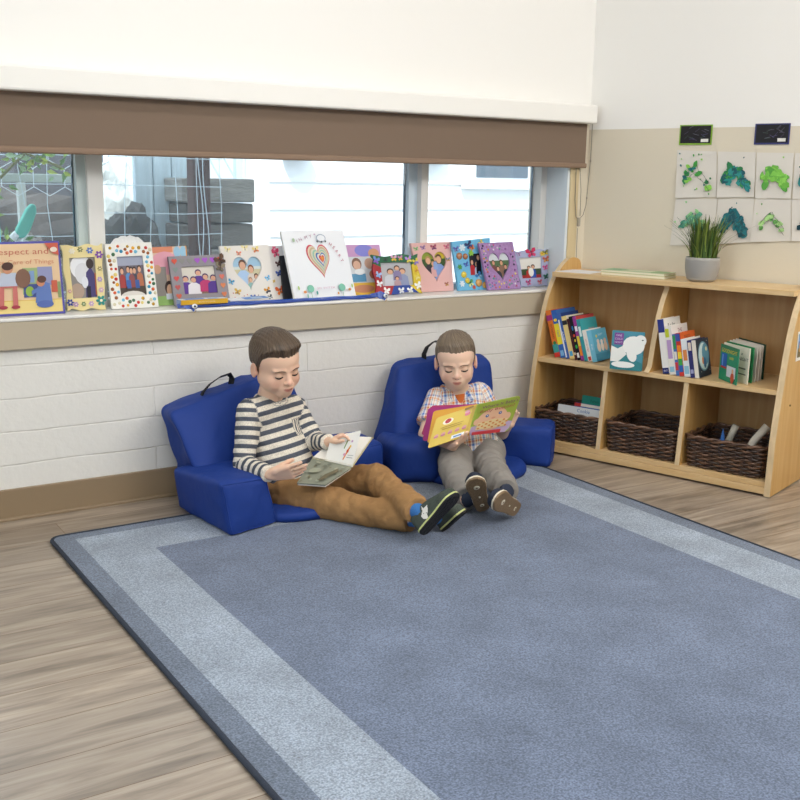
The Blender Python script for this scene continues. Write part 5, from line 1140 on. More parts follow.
def nets(D, lo, h):
    ins = D < 0; n = np.array(D.shape)
    c = [ins[dx:n[0] - 1 + dx, dy:n[1] - 1 + dy, dz:n[2] - 1 + dz] for dx in (0, 1) for dy in (0, 1) for dz in (0, 1)]
    s = sum(x.astype(np.int8) for x in c); mix = (s > 0) & (s < 8); cells = np.argwhere(mix); idx = np.full(mix.shape, -1, np.int64); idx[mix] = np.arange(len(cells))
    acc = np.zeros((len(cells), 3)); cnt = np.zeros(len(cells)); i, j, k = cells.T
    for a in range(3):
        e = np.eye(3, dtype=int)[a]; oth = [x for x in range(3) if x != a]
        for u in (0, 1):
            for v in (0, 1):
                o = np.zeros(3, int); o[oth[0]] = u; o[oth[1]] = v
                d0 = D[i + o[0], j + o[1], k + o[2]]; d1 = D[i + o[0] + e[0], j + o[1] + e[1], k + o[2] + e[2]]
                m = (d0 < 0) != (d1 < 0); t = np.where(m, d0 / np.where(m, d0 - d1, 1), 0); p = np.tile(o.astype(float), (len(cells), 1)); p[:, a] += t
                acc[m] += p[m]; cnt[m] += 1
    Vt = lo + h * (cells + acc / np.maximum(cnt, 1)[:, None]); F = []
    for a in range(3):
        oth = [(a + 1) % 3, (a + 2) % 3]; sl0 = [slice(None)] * 3; sl1 = [slice(None)] * 3; sl0[a] = slice(0, -1); sl1[a] = slice(1, None)
        A, B = ins[tuple(sl0)], ins[tuple(sl1)]; ch = np.argwhere(A != B)
        ch = ch[(ch[:, oth[0]] > 0) & (ch[:, oth[1]] > 0) & (ch[:, oth[0]] < n[oth[0]] - 1) & (ch[:, oth[1]] < n[oth[1]] - 1)]
        q = []
        for du, dv in ((1, 1), (0, 1), (0, 0), (1, 0)):
            z = ch.copy(); z[:, oth[0]] -= du; z[:, oth[1]] -= dv; q.append(idx[z[:, 0], z[:, 1], z[:, 2]])
        q = np.stack(q, 1); fl = A[ch[:, 0], ch[:, 1], ch[:, 2]]; q = np.where(fl[:, None], q, q[:, ::-1]); F.append(q)
    F = np.concatenate(F); F = F[(F >= 0).all(1)]
    return Vt, F
def vnormals(Vt, F):
    n = np.zeros_like(Vt); fn = np.cross(Vt[F[:, 2]] - Vt[F[:, 0]], Vt[F[:, 3]] - Vt[F[:, 1]])
    for c in range(4): np.add.at(n, F[:, c], fn)
    return n / np.maximum(np.linalg.norm(n, axis=1), 1e-12)[:, None]
def smooth(Vt, F, it=2, lam=.5):
    for _ in range(it):
        a = np.zeros_like(Vt); c = np.zeros(len(Vt))
        for x, y in ((0, 1), (1, 2), (2, 3), (3, 0)):
            np.add.at(a, F[:, x], Vt[F[:, y]]); np.add.at(a, F[:, y], Vt[F[:, x]]); np.add.at(c, F[:, x], 1); np.add.at(c, F[:, y], 1)
        Vt = Vt * (1 - lam) + lam * a / np.maximum(c, 1)[:, None]
    return Vt
def link_np(name, Vt, F, m, parent=None, attrs=None, cols=None):
    W = WM[parent] if parent is not None else Matrix.Identity(4); t = np.array(W.translation)
    me = bpy.data.meshes.new(name); me.from_pydata((Vt - t).tolist(), [], F.tolist()); me.materials.append(m)
    me.polygons.foreach_set('use_smooth', [True] * len(me.polygons))
    for k, v in (attrs or {}).items():
        at_ = me.attributes.new(k, 'FLOAT', 'POINT'); at_.data.foreach_set('value', np.asarray(v, np.float32))
    if cols is not None:
        at_ = me.attributes.new('tone', 'FLOAT_COLOR', 'POINT'); at_.data.foreach_set('color', np.concatenate([cols, np.ones((len(cols), 1))], 1).astype(np.float32).ravel())
    me.update(); o = bpy.data.objects.new(name, me); COL.objects.link(o)
    if parent is not None: o.parent = parent
    WM[o] = W; return o
def nearest(F_, Vt):
    best = np.full(len(Vt), 9.0); who = np.zeros(len(Vt), int)
    for i, p in enumerate(F_.P):
        if p.sub: continue
        d = p.dist(Vt.astype(np.float32)); m = d < best; best[m] = d[m]; who[m] = i
    return who
def wrinkle(Vt, F, amp, fr, seed, axis_fn=None):
    N = vnormals(Vt, F); d = np.array([noise.noise(V((p[0] * fr + seed, p[1] * fr, p[2] * fr))) + .5 * noise.noise(V((p[0] * fr * 2.1, p[1] * fr * 2.1 + seed, p[2] * fr * 2.1))) for p in (axis_fn(Vt) if axis_fn else Vt)])
    return Vt + N * (d * amp)[:, None]
def skin_mat():
    m, nt, b, N, L = nodes('skin'); a = N('ShaderNodeAttribute'); a.attribute_name = 'tone'; L(a.outputs['Color'], b.inputs['Base Color'])
    b.inputs['Roughness'].default_value = .48; b.inputs['Specular IOR Level'].default_value = .35
    b.inputs['Subsurface Weight'].default_value = .12; b.inputs['Subsurface Radius'].default_value = (.012, .005, .003); b.inputs['Subsurface Scale'].default_value = .5
    return m
SKIN = skin_mat()
def stripe_mat():
    m, nt, b, N, L = nodes('striped_jersey'); a = N('ShaderNodeAttribute'); a.attribute_name = 'ua'
    mu = N('ShaderNodeMath'); mu.operation = 'FRACT'; L(a.outputs['Fac'], mu.inputs[0])
    cr = N('ShaderNodeValToRGB'); cr.color_ramp.interpolation = 'LINEAR'; e = cr.color_ramp.elements
    cA, cB = lin('#e4dccd'), lin('#555a64'); e[0].position = 0; e[0].color = cA; e[1].position = .47; e[1].color = cA
    for p, c in ((.52, cB), (.95, cB), (1.0, cA)): x = e.new(p); x.color = c
    L(mu.outputs[0], cr.inputs['Fac'])
    tc = N('ShaderNodeTexCoord'); n = N('ShaderNodeTexNoise'); n.inputs['Scale'].default_value = 260; L(tc.outputs['Object'], n.inputs['Vector'])
    r = N('ShaderNodeMapRange'); r.inputs['From Min'].default_value = .3; r.inputs['From Max'].default_value = .7; r.inputs['To Min'].default_value = .82; r.inputs['To Max'].default_value = 1.15; L(n.outputs['Fac'], r.inputs['Value'])
    sc = N('ShaderNodeVectorMath'); sc.operation = 'SCALE'; L(cr.outputs['Color'], sc.inputs[0]); L(r.outputs['Result'], sc.inputs['Scale']); L(sc.outputs['Vector'], b.inputs['Base Color'])
    b.inputs['Roughness'].default_value = .85; b.inputs['Specular IOR Level'].default_value = .15; return m
def plaid_mat():
    m, nt, b, N, L = nodes('plaid_cotton')
    def bands(at_, ramp):
        a = N('ShaderNodeAttribute'); a.attribute_name = at_; f = N('ShaderNodeMath'); f.operation = 'FRACT'; L(a.outputs['Fac'], f.inputs[0])
        cr = N('ShaderNodeValToRGB'); cr.color_ramp.interpolation = 'CONSTANT'; e = cr.color_ramp.elements
        e[0].position = 0; e[0].color = lin(ramp[0][1]); e[1].position = ramp[1][0]; e[1].color = lin(ramp[1][1])
        for p, c in ramp[2:]: x = e.new(p); x.color = lin(c)
        L(f.outputs[0], cr.inputs['Fac']); return cr.outputs['Color']
    u = bands('ub', [(0, '#f3f0ec'), (.16, '#3f74c8'), (.36, '#f6f3ee'), (.46, '#dd8238'), (.66, '#f3ede4'), (.74, '#4a5a84'), (.80, '#f2eee8'), (.92, '#e6a468')])
    v = bands('ua', [(0, '#f6f4f0'), (.20, '#6f9cdc'), (.38, '#f4f1ea'), (.52, '#e29a5c'), (.70, '#f4f0ea'), (.78, '#7f8aa4'), (.84, '#f4f0ea')])
    mx = N('ShaderNodeMix'); mx.data_type = 'RGBA'; mx.blend_type = 'MIX'; mx.inputs['Factor'].default_value = .42; L(u, mx.inputs['A']); L(v, mx.inputs['B']); L(mx.outputs['Result'], b.inputs['Base Color'])
    b.inputs['Roughness'].default_value = .8; b.inputs['Specular IOR Level'].default_value = .2; return m
def hair_mat(h1, h2, name):
    m, nt, b, N, L = nodes(name); a = N('ShaderNodeAttribute'); a.attribute_name = 'ua'; c = N('ShaderNodeAttribute'); c.attribute_name = 'ub'
    cb = N('ShaderNodeCombineXYZ'); L(a.outputs['Fac'], cb.inputs['X']); L(c.outputs['Fac'], cb.inputs['Y'])
    n = N('ShaderNodeTexNoise'); n.inputs['Scale'].default_value = 1; n.inputs['Detail'].default_value = 5; n.inputs['Roughness'].default_value = .65; L(cb.outputs['Vector'], n.inputs['Vector'])
    cr = N('ShaderNodeValToRGB'); cr.color_ramp.elements[0].position = .3; cr.color_ramp.elements[0].color = lin(h1); cr.color_ramp.elements[1].position = .72; cr.color_ramp.elements[1].color = lin(h2)
    L(n.outputs['Fac'], cr.inputs['Fac']); L(cr.outputs['Color'], b.inputs['Base Color']); b.inputs['Roughness'].default_value = .42; b.inputs['Specular IOR Level'].default_value = .5
    bp = N('ShaderNodeBump'); bp.inputs['Strength'].default_value = .7; bp.inputs['Distance'].default_value = .004; L(n.outputs['Fac'], bp.inputs['Height']); L(bp.outputs['Normal'], b.inputs['Normal']); return m
def cloth_mat(h, name, bs=18, stren=.3):
    return mat(h, .85, .15, bump=stren, bscale=bs, var=.12, vscale=10)
class Head:
    def __init__(s, O, yaw, pitch, roll, sc=1.0, jowl=1.0):
        s.jowl = jowl
        y, p, r = map(math.radians, (yaw, pitch, roll)); Fh = np.array([math.cos(y), math.sin(y), 0]); z = np.array([0, 0, 1.])
        f = Fh * math.cos(p) - z * math.sin(p); u = Fh * math.sin(p) + z * math.cos(p); rt = np.cross(f, u)
        s.r = rt * math.cos(r) + u * math.sin(r); s.u = -rt * math.sin(r) + u * math.cos(r); s.f = f; s.O = np.array(O, float); s.s = sc; s.R = np.array([s.r, s.f, s.u])
    def X(s, x, y, z): return s.O + s.s * (x * s.r + y * s.f + z * s.u)
    def loc(s, P): return ((P - s.O) @ s.R.T) / s.s
    def add(s, Fd, ears=True):
        X, c, R = s.X, s.s, s.R; E = lambda p, r, k=.012, sub=False: Fd.ell(X(*p), np.array(r) * c, R, k, 1, sub); K = lambda a, b, ra, rb, k=.012, sub=False: Fd.cone(X(*a), X(*b), ra * c, rb * c, k, 1, sub)
        E((0, -.010, .036), (.071, .088, .074)); E((0, .024, -.012), (.056, .058, .066), .02); E((0, .028, .040), (.060, .054, .046), .02)
        for q in (1, -1): K((.040 * q, .004, -.034), (.011 * q, .056, -.066), .022, .018, .02); E((.033 * q, .054, -.029), (.023, .021, .024), .02); E((.042 * q, .026, -.032), (.018 * s.jowl, .030, .028), .02)
        E((0, .062, -.068), (.019, .017, .016), .014)
        E((0, .074, -.048), (.024, .014, .018), .014)
        K((0, .078, .006), (0, .091, -.020), .0075, .0095, .010); E((0, .0945, -.0225), (.0105, .0085, .0090), .006)
        for q in (1, -1): E((.0105 * q, .087, -.0255), (.0062, .0075, .0055), .004)
        for q in (1, -1):
            E((.029 * q, .090, .001), (.017, .014, .0105), .010, True)
            E((.029 * q, .0655, .000), (.0150, .0150, .0125), .003)
            K((.013 * q, .0805, .0175), (.044 * q, .069, .0170), .0050, .0040, .012)
        K((-.0125, .0835, -.0445), (0, .0875, -.0425), .0042, .0048, .004); K((.0125, .0835, -.0445), (0, .0875, -.0425), .0042, .0048, .004)
        K((-.009, .0835, -.0520), (.009, .0835, -.0520), .0052, .0052, .004)
        for q in ((1, -1) if ears else ()):
            E((.0745 * q, -.008, -.004), (.0075, .0165, .026), .005); E((.0810 * q, -.0045, -.002), (.005, .009, .0155), .004, True); E((.072 * q, .004, -.010), (.006, .006, .007), .005)
        return s
    def tone(s, P, base, lip, blush):
        q = s.loc(P); x, y, z = q.T; C = np.tile(np.array(lin(base)[:3]), (len(P), 1))
        def mixin(w, col): w = np.clip(w, 0, 1)[:, None]; return C * (1 - w) + w * np.array(lin(col)[:3])
        inh = (np.abs(x) < .1) & (np.abs(y) < .13) & (z > -.1) & (z < .13)
        for sx in (1, -1):
            C = mixin(inh * np.exp(-(((x - .040 * sx) / .018) ** 2 + ((z + .026) / .016) ** 2)) * (y > .02) * .55, blush); C = mixin(inh * (np.abs(x - .078 * sx) < .012) * (np.abs(y + .006) < .03) * .5, blush)
        C = mixin(inh * np.exp(-((x / .012) ** 2 + ((z + .022) / .010) ** 2)) * (y > .07) * .35, blush)
        e = (np.abs(x) / .0185) ** 2 + ((z + .0485 + .0012 * np.cos(x * 160)) / .0075) ** 2
        C = mixin(inh * (y > .06) * np.clip((1.05 - e) / .45, 0, 1) * .8, lip)
        return C
    def surf(s, bvh, x, z, lift=.0004):
        o = s.X(x, .2, z); h = bvh.ray_cast(V(o), V(-s.f)); return np.array(h[0]) + s.f * lift * s.s if h[0] is not None else s.X(x, .08, z)
    def details(s, root, bvh, brow, lash='#2a1d18', eyez=-.0045):
        for q in (1, -1):
            P = [s.surf(bvh, q * (.0135 + .031 * t), .0165 + .0022 * math.sin(PI * min(1, t * 1.1)) - .0015 * t) for t in np.linspace(0, 1, 9)]
            b = MB(); b.tube(P, [.0006 + .0012 * math.sin(PI * (.15 + .75 * t)) for t in np.linspace(0, 1, 9)], 6); b.build('eyebrow', root, brow, smooth=True)
            P = [s.surf(bvh, q * (.0165 + .0255 * t), eyez - .0030 * math.sin(PI * t) + .0012 * t, .0002) for t in np.linspace(0, 1, 11)]
            b = MB(); b.tube(P, [.0009 + .0024 * math.sin(PI * (.08 + .84 * t)) for t in np.linspace(0, 1, 11)], 6); b.build('eyelashes', root, mat(lash, .5), smooth=True)
            P = [s.surf(bvh, q * (.017 + .024 * t), .0085 + .003 * math.sin(PI * t), -.0003) for t in np.linspace(0, 1, 9)]
            b = MB(); b.tube(P, [.0003 + .0005 * math.sin(PI * t) for t in np.linspace(0, 1, 9)], 5); b.build('eyelid_crease', root, mat('#b0765c', .6), smooth=True)
        P = [s.surf(bvh, x, -.0478 - .0012 * math.cos(x * 180), -.0002) for x in np.linspace(-.0145, .0145, 9)]
        b = MB(); b.tube(P, [.0003 + .0008 * math.sin(PI * t) for t in np.linspace(0, 1, 9)], 5); b.build('mouth_line', root, mat('#8c4540', .5), smooth=True)
        for q in (1, -1):
            b = MB(); b.ell(s.surf(bvh, q * .0055, -.0298, -.0004), (.0019, .0019, .0013), nu=8, nv=6); b.build('nostril', root, mat('#7a4034', .6), smooth=True)
    def hair(s, root, m, front=.062, temple=.036, ear=.0, back=-.048, top=.010, quiff=.008, part=.025, side=.004, h=.0024):
        HF = Field(); s.add(HF, False)
        Fd = Field(); Fd.ell(s.X(0, -.010, .038), np.array((.086, .108, .094)) * s.s, s.R, .01, 1)
        def extra(G, D):
            q = s.loc(G.reshape(-1, 3).astype(np.float64)); x, y, z = q.T
            th = np.abs(np.degrees(np.arctan2(x, y + .01)))
            zm = np.interp(th, [0, 28, 44, 58, 66, 73, 80, 91, 97, 108, 118, 140, 180], [front, front + .002, front - .004, temple + .004, temple - .014, ear + .002, ear - .020, ear - .020, ear + .018, ear + .012, ear - .022, back + .006, back])
            hh = (z - zm); hh = hh + .0025 * np.sin(x * 420 + y * 260) * (hh > -.01)
            w = np.clip(hh / .030, 0, 1); w = w * w * (3 - 2 * w); w2 = np.clip(hh / .006, -1, 1)
            tt = np.clip((z - .03) / .07, 0, 1) ** 1.5
            th_ = (side * w + (top - side) * tt * w) + quiff * np.exp(-((y - .055) / .035) ** 2 - ((z - .088) / .03) ** 2) * w + .0012 * np.minimum(w2, 0) * 6
            th_ = th_ + .0012 * np.clip(hh / .004, 0, 1)
            st = np.sin(np.arctan2(x - part, y + .03) * 60 + 3 * np.sin(z * 90)) * .0007 + np.sin(x * 520 + 40 * y) * .0006
            th_ = th_ + st * w
            d = HF.dist(G.reshape(-1, 3)) - th_ * s.s
            d = np.maximum(d, -(z - zm) * s.s)
            return d.reshape(D.shape).astype(np.float32)
        Vt, F = Fd.mesh(h, extra); Vt = smooth(Vt, F, 1, .4); q = s.loc(Vt); x, y, z = q.T
        az = np.arctan2(x - part, y + .045)
        return link_np('hair', Vt, F, m, root, {'ua': az * 26 + 3 * np.sin(z * 30), 'ub': np.hypot(x - part, y + .045) * 14 + z * 6})
def hand(Fd, wrist, d, n, left, curl, sc=1.0, thumb=(.55, .75, .35), tcurl=.5, spread=.10, tag=3):
    """wrist point, d finger direction, n direction the palm faces"""
    d = unit(d); n = np.asarray(n, float); n = unit(n - d * (n @ d)); s = np.cross(n, d) if left else np.cross(d, n)
    w = np.asarray(wrist, float)
    for q in (-1, -.33, .33, 1): Fd.cone(w + s * q * .012 * sc, w + d * .052 * sc + s * q * .019 * sc, .0105 * sc, .0090 * sc, .006, tag)
    tips = []
    for i, (L, off, rad) in enumerate(((.043, .0205, .0062), (.049, .007, .0064), (.045, -.0065, .0061), (.036, -.0185, .0054))):
        b = w + d * (.053 - .004 * abs(i - 1)) * sc + s * off * sc; a = 0; p = b; cu = curl[i] if hasattr(curl, '__len__') else curl; lat = spread * (1 - i * .7)
        for j, (fr, cc) in enumerate(((.44, .55), (.32, 1.0), (.24, .7))):
            a += cu * cc; dr = unit((d + s * lat * .5) * math.cos(a) + n * math.sin(a)); e = p + dr * L * fr * sc
            Fd.cone(p, e, rad * (1 - .08 * j) * sc, rad * (1 - .08 * (j + 1)) * sc, .0022, tag); p = e
        tips.append(p)
    tb = w + d * .012 * sc + s * .014 * sc; t1 = unit(d * thumb[0] + s * thumb[1] + n * thumb[2]); e1 = tb + t1 * .026 * sc; t2 = unit(t1 + d * tcurl); e2 = e1 + t2 * .018 * sc; e3 = e2 + unit(t2 + d * tcurl * .6) * .014 * sc
    Fd.cone(tb, e1, .0105 * sc, .0080 * sc, .006, tag); Fd.cone(e1, e2, .0072 * sc, .0068 * sc, .003, tag); Fd.cone(e2, e3, .0067 * sc, .0058 * sc, .003, tag)
    return tips
def shoe(root, H, T, n, w, cols, up=.055, label=None, sole_pic=None, tread=0):
    H, T = np.array(H, float), np.array(T, float); f = unit(T - H); Lg = np.linalg.norm(T - H); n = np.array(n, float); n = unit(n - f * (n @ f)); s = np.cross(f, n)
    prof = [(-.0, .0), (.008, .34), (.03, .55), (.08, .68), (.25, .76), (.42, .74), (.58, .84), (.72, .97), (.84, .93), (.93, .70), (.985, .36), (1.0, 0)]
    ts = [0, .012, .04, .09, .16, .25, .35, .45, .55, .65, .75, .84, .91, .955, .985, 1.0]
    hw = [max(np.interp(t, [p[0] for p in prof], [p[1] for p in prof]), .05) * w for t in ts]
    up_, so_, mid_ = cols
    def ringset(b, zs):                    # zs list of (height, inset)
        vs = []; m = 2 * len(ts) - 2
        order = [(t, h) for t, h in zip(ts, hw)] + [(t, -h) for t, h in list(zip(ts, hw))[-2:0:-1]]
        for z, ins in zs:
            for t, h in order: vs.append(H + f * (Lg * (.5 + (t - .5) * (1 - ins * .25))) + s * h * (1 - ins) - n * z)
        m = len(order); fs = [(i * m + k, (i + 1) * m + k, (i + 1) * m + (k + 1) % m, i * m + (k + 1) % m) for i in range(len(zs) - 1) for k in range(m)]
        fs += [tuple(range(m)), tuple((len(zs) - 1) * m + k for k in range(m - 1, -1, -1))]; b.add(vs, fs)
    b = MB().use(so_); ringset(b, [(0, .10), (.002, .02), (.007, 0)]); so = b.build('sole', root, smooth=False)
    b = MB().use(mid_); ringset(b, [(.007, 0), (.009, -.025), (.0125, .0)]); b.build('midsole', root, smooth=False)
    # upper: loft of arches
    vs = []; K = 13; zt = [.030, .048, .056, .060, .062, .062, .060, .057, .052, .045, .038, .033, .028, .024, .020, .014]
    for t, h, z in zip(ts, hw, zt):
        for k in range(K):
            a = PI * k / (K - 1); x = math.cos(a); y = math.sin(a) ** .8
            vs.append(H + f * Lg * (.5 + (t - .5) * .985) + s * h * .97 * (abs(x) ** .75) * (1 if x > 0 else -1) - n * (.012 + (z * up / .06 - .0) * y))
    fs = [(i * K + k, (i + 1) * K + k, (i + 1) * K + k + 1, i * K + k + 1) for i in range(len(ts) - 1) for k in range(K - 1)] + [tuple(range(K)), tuple((len(ts) - 1) * K + k for k in range(K - 1, -1, -1))]
    b = MB().use(up_); b.add(vs, fs); uo = b.build('shoe', root, smooth=True, label=label)
    me = uo.data; so.parent = uo; mo = bpy.data.objects[[o.name for o in COL.objects if o.name.startswith('midsole')][-1]]
    return uo, dict(H=H, f=f, s=s, n=n, L=Lg, w=w, so=so)
class Quad(Leaner):
    def __init__(s, c, th, t):             # c: BL BR TR TL, normal towards the viewer of the printed side
        s.c = [V(p) for p in c]; nn = (s.c[1] - s.c[0]).cross(s.c[2] - s.c[0]); C0 = V((0, 0, CAMZ)); r_ = s.c[3] - C0; s.c[3] = C0 + r_ * ((s.c[0] - C0).dot(nn) / r_.dot(nn)); s.N = (s.c[1] - s.c[0]).cross(s.c[3] - s.c[0]).normalized(); s.th = th; s.W = (s.c[1] - s.c[0]).length; s.H = (s.c[3] - s.c[0]).length; s.t = t
def rquad(r=.05, n=4, cs=(1, 1, 1, 1)):
    o = []
    for i, (cx, cy, a0) in enumerate(((1, 1, 0), (0, 1, 90), (0, 0, 180), (1, 0, 270))):
        if not cs[i]: o.append((cx, cy)); continue
        x0 = cx - r if cx else r; y0 = cy - r if cy else r
        for k in range(n + 1): a = math.radians(a0 + 90 * k / n); o.append((x0 + r * math.cos(a), y0 + r * math.sin(a)))
    return o
AT = lambda u, v, y: np.array(at(u, v, y))

# ------------------------------------------------------------------ boy in the striped shirt
b1 = None
Pv = np.array((1.475, 3.00, .115)); Ct = np.array((1.445, 3.055, .305)); Nk = AT(270.5, 399, 3.04)
tr = unit((-.93, -.33, 0)); tf = unit((.33, -.93, 0)); sp_ = unit(Ct - Pv)
Rs, Ls = AT(246, 413, 3.005), AT(297, 407, 3.075); Re, Rw = AT(244, 464, 2.965), AT(270, 475, 2.815); Le, Lw = AT(314, 441, 3.00), AT(329, 442, 2.885)
HD = Head(AT(275, 365.5, 3.0), 276, 14, -6, 1.0)
Rh, Lh = AT(284, 491, 2.955), AT(318, 486, 3.02); Rk, Lk = AT(345, 508, 2.76), AT(376, 480, 2.84); Ra, La = AT(411, 518, 2.53), AT(416, 510, 2.475)
Fd = Field(); HD.add(Fd)
Fd.cone(Nk - sp_ * .01, HD.X(0, -.012, -.045), .040, .040, .015, 2)
Fd.cone(Pv, Ct, .06, .05, .02, 2, w=tr, fl=.7); Fd.cone(Ct, Nk, .045, .038, .03, 2)
for a, e, w in ((Rs, Re, Rw), (Ls, Le, Lw)): Fd.cone(Ct, a, .04, .025, .02, 2); Fd.cone(a, e, .024, .021, .01, 2); Fd.cone(e, w, .021, .0165, .008, 2)
for h_, k_, a_ in ((Rh, Rk, Ra), (Lh, Lk, La)): Fd.cone(Pv, h_, .05, .045, .02, 2); Fd.cone(h_, k_, .045, .036, .01, 2); Fd.cone(k_, a_, .034, .024, .01, 2)
rk = AT(293, 471, 2.765); hand(Fd, Rw + unit(rk - Rw) * .010, rk - Rw, (.1, .85, .35), False, (.10, .10, .14, .2), 1.10, (.9, .05, .7), .5)
lk = AT(345, 434, 2.845); hand(Fd, Lw, lk - Lw + np.array((.01, 0, .004)), (.1, -.35, -.9), True, (.62, .6, .55, .5), .92, (.75, .5, .5), .6)
Vt, F = Fd.mesh(.0026); Vt = smooth(Vt, F, 1, .35)
C = HD.tone(Vt, '#ecc4a9', '#c47d72', '#e2a690')
body1 = link_np('person', Vt, F, SKIN, None, cols=C); tag(body1, 'boy in a striped long-sleeved shirt and tan trousers sitting with crossed legs, reading', 'person'); WM[body1] = Matrix.Identity(4)
bvh = BVHTree.FromPolygons([tuple(p) for p in Vt], F.tolist())
HD.details(body1, bvh, mat('#5f4634', .6))
HD.hair(body1, hair_mat('#271d16', '#75614d', 'hair_brown'), front=.060, temple=.040, ear=.004, back=-.040, top=.013, quiff=.008, part=-.02, side=.0035)
# shirt
S1 = Field()
S1.cone(Pv + sp_ * -.035 + tf * .012, Ct - sp_ * .045, .082, .072, .02, 1, w=tr, fl=.74)
S1.cone(Pv + tf * .03 + sp_ * .01, Pv + tf * .02 + sp_ * .08, .07, .06, .03, 1, w=tr, fl=.8)
S1.cone(Rs - tr * .035 - sp_ * .002, Ls + tr * .035 - sp_ * .002, .048, .048, .03, 1); S1.cone(Ct, Nk - sp_ * .012, .05, .045, .03, 1)
S1.cone(Rs - tr * .012, Re, .0405, .035, .014, 2); S1.cone(Re, Rw - unit(Rw - Re) * .004, .034, .0265, .010, 3, fb=True)
S1.cone(Ls + tr * .012, Le, .0405, .034, .014, 4); S1.cone(Le, Lw - unit(Lw - Le) * .004, .033, .0265, .010, 5, fb=True)
nd = unit(HD.X(0, -.012, -.045) - Nk)
for k in range(20):
    a0, a1 = 2 * PI * k / 20, 2 * PI * (k + 1) / 20; e1, e2 = unit(np.cross(nd, tf)), None; e2 = np.cross(e1, nd)
    q = lambda a: Nk - nd * .004 + (e1 * math.cos(a) + e2 * math.sin(a)) * .0475
    S1.cone(q(a0), q(a1), .0082, .0082, .004, 6)
Vt, F = S1.mesh(.0034); Vt = smooth(Vt, F, 1, .4); who = nearest(S1, Vt); tg = np.array([p.tag for p in S1.P])[who]
rv = (Vt - Nk) - ((Vt - Nk) @ nd)[:, None] * nd; m6 = (tg == 6) & (np.linalg.norm(rv, axis=1) > .0565); tg[m6] = 1
PER = .0315; ua = ((Vt - Pv) @ sp_) / PER
for t_, a_, e_ in ((2, Rs, Re), (3, Re, Rw), (4, Ls, Le), (5, Le, Lw)):
    m = tg == t_; ax = unit(e_ - a_); ua[m] = ((Vt[m] - a_) @ ax) / (PER * .92) + .3 * (t_ % 2)
ua[tg == 6] = .2
px_ = (Vt - Ct) @ tr; pz_ = (Vt - Ct) @ sp_; pf = (Vt - Ct) @ tf
pk = (tg == 1) & (px_ < -.030) & (px_ > -.072) & (pz_ < -.035) & (pz_ > -.090) & (pf > 0); ua[pk] = px_[pk] / .013
def fold1(P): return P * np.array([1, 1, 1.6])
Vt = wrinkle(Vt, F, .0035, 26, 4.0, fold1)
link_np('shirt', Vt, F, stripe_mat(), body1, {'ua': ua})
# trousers
T1 = Field()
T1.cone(Rh, Lh, .072, .070, .03, 1); T1.cone(Pv - sp_ * .02 + tf * .01, (Rh + Lh) / 2, .075, .07, .03, 1, w=tr, fl=.75)
T1.cone(Rh, Rk, .070, .053, .012, 1); T1.cone(Rk, Ra, .052, .043, .012, 1, fb=True)
T1.cone(Lh, Lk, .070, .054, .012, 1); T1.cone(Lk, La + unit(La - Lk) * .014, .053, .042, .012, 1, fb=True)
Vt, F = T1.mesh(.0038); Vt = smooth(Vt, F, 1, .4); ld = unit(Ra - Rh); Vt = wrinkle(Vt, F, .0065, 19, 9.0, lambda P: P + ((P @ ld) * .35)[:, None] * ld); Vt[:, 2] = np.maximum(Vt[:, 2], RH + .003)
link_np('trousers', Vt, F, mat('#a27c52', .85, .15, bump=.25, bscale=60, var=.16, vscale=9), body1)
# front crossing leg: sock and sneakers
GRN = mat('#4b534c', .8, .2, bump=.4, bscale=220, var=.15, vscale=40); SOL = mat('#25262a', .75, .3, bump=.8, bscale=120); MIDS = mat('#c9cf8a', .6)
def sock(body, ank, kn, inf, m, r0=.027):
    c = inf['H'] + inf['f'] * inf['L'] * .27 - inf['n'] * .040; ax = unit(ank - kn); b = MB(); b.tube([ank - ax * .02, ank + ax * .008, ank * .5 + c * .5, c], [r0, r0, r0 * .95, r0 * .9], 14); b.build('sock', body, m, smooth=True)
BSK = mat('#3f77b8', .9, bump=.4, bscale=300)
uo, S_ = shoe(body1, AT(422.5, 535.5, 2.425), AT(459, 494, 2.365), unit(np.array((.24, -.86, -.41))), .036, (GRN, SOL, MIDS))
sock(body1, La, Lk, S_, BSK)
sb = BVHTree.FromPolygons([tuple(v.co) for v in uo.data.vertices], [tuple(p.vertices) for p in uo.data.polygons])
def onshoe(u, v, lift=.0032):
    r = ray(u, v); h = sb.ray_cast(V((0, 0, CAMZ)), r); return (h[0] + h[1] * lift * (-1 if h[1].dot(r) > 0 else 1)) if h[0] is not None else None
em = [(421.5, 506), (424, 508.5), (427.5, 505), (428, 510), (427.5, 515), (429, 519), (424, 519), (421.5, 516.5), (422.5, 511)]
q_ = [onshoe(*p) for p in em]
if all(p is not None for p in q_):
    def inpoly(x, y):
        c = False
        for (x0, y0), (x1, y1) in zip(em, em[1:] + em[:1]):
            if (y0 > y) != (y1 > y) and x < (x1 - x0) * (y - y0) / (y1 - y0) + x0: c = not c
        return c
    b = MB().use(mat('#e4e2dc', .5)); st_ = .5
    for iu in range(20):
        for iv in range(36):
            u_, v_ = 420 + iu * st_, 504 + iv * st_
            if inpoly(u_ + st_ / 2, v_ + st_ / 2):
                g = [onshoe(u_ + a_, v_ + c_, .0016) for a_, c_ in ((0, st_), (st_, st_), (st_, 0), (0, 0))]
                if all(p is not None for p in g): b.poly(g)
    o = b.build('emblem', uo)
    for p in ((424.3, 513.8), (427, 513)):
        c = onshoe(*p, .0038)
        if c is not None: b = MB(); b.ell(c, (.0014, .0014, .0014), nu=8, nv=6); b.build('emblem_dot', uo, mat('#25262a', .6))
_, S_ = shoe(body1, AT(444, 531.5, 2.505), AT(466, 512, 2.445), unit(np.array((.40, -.75, -.5))), .033, (GRN, SOL, MIDS))
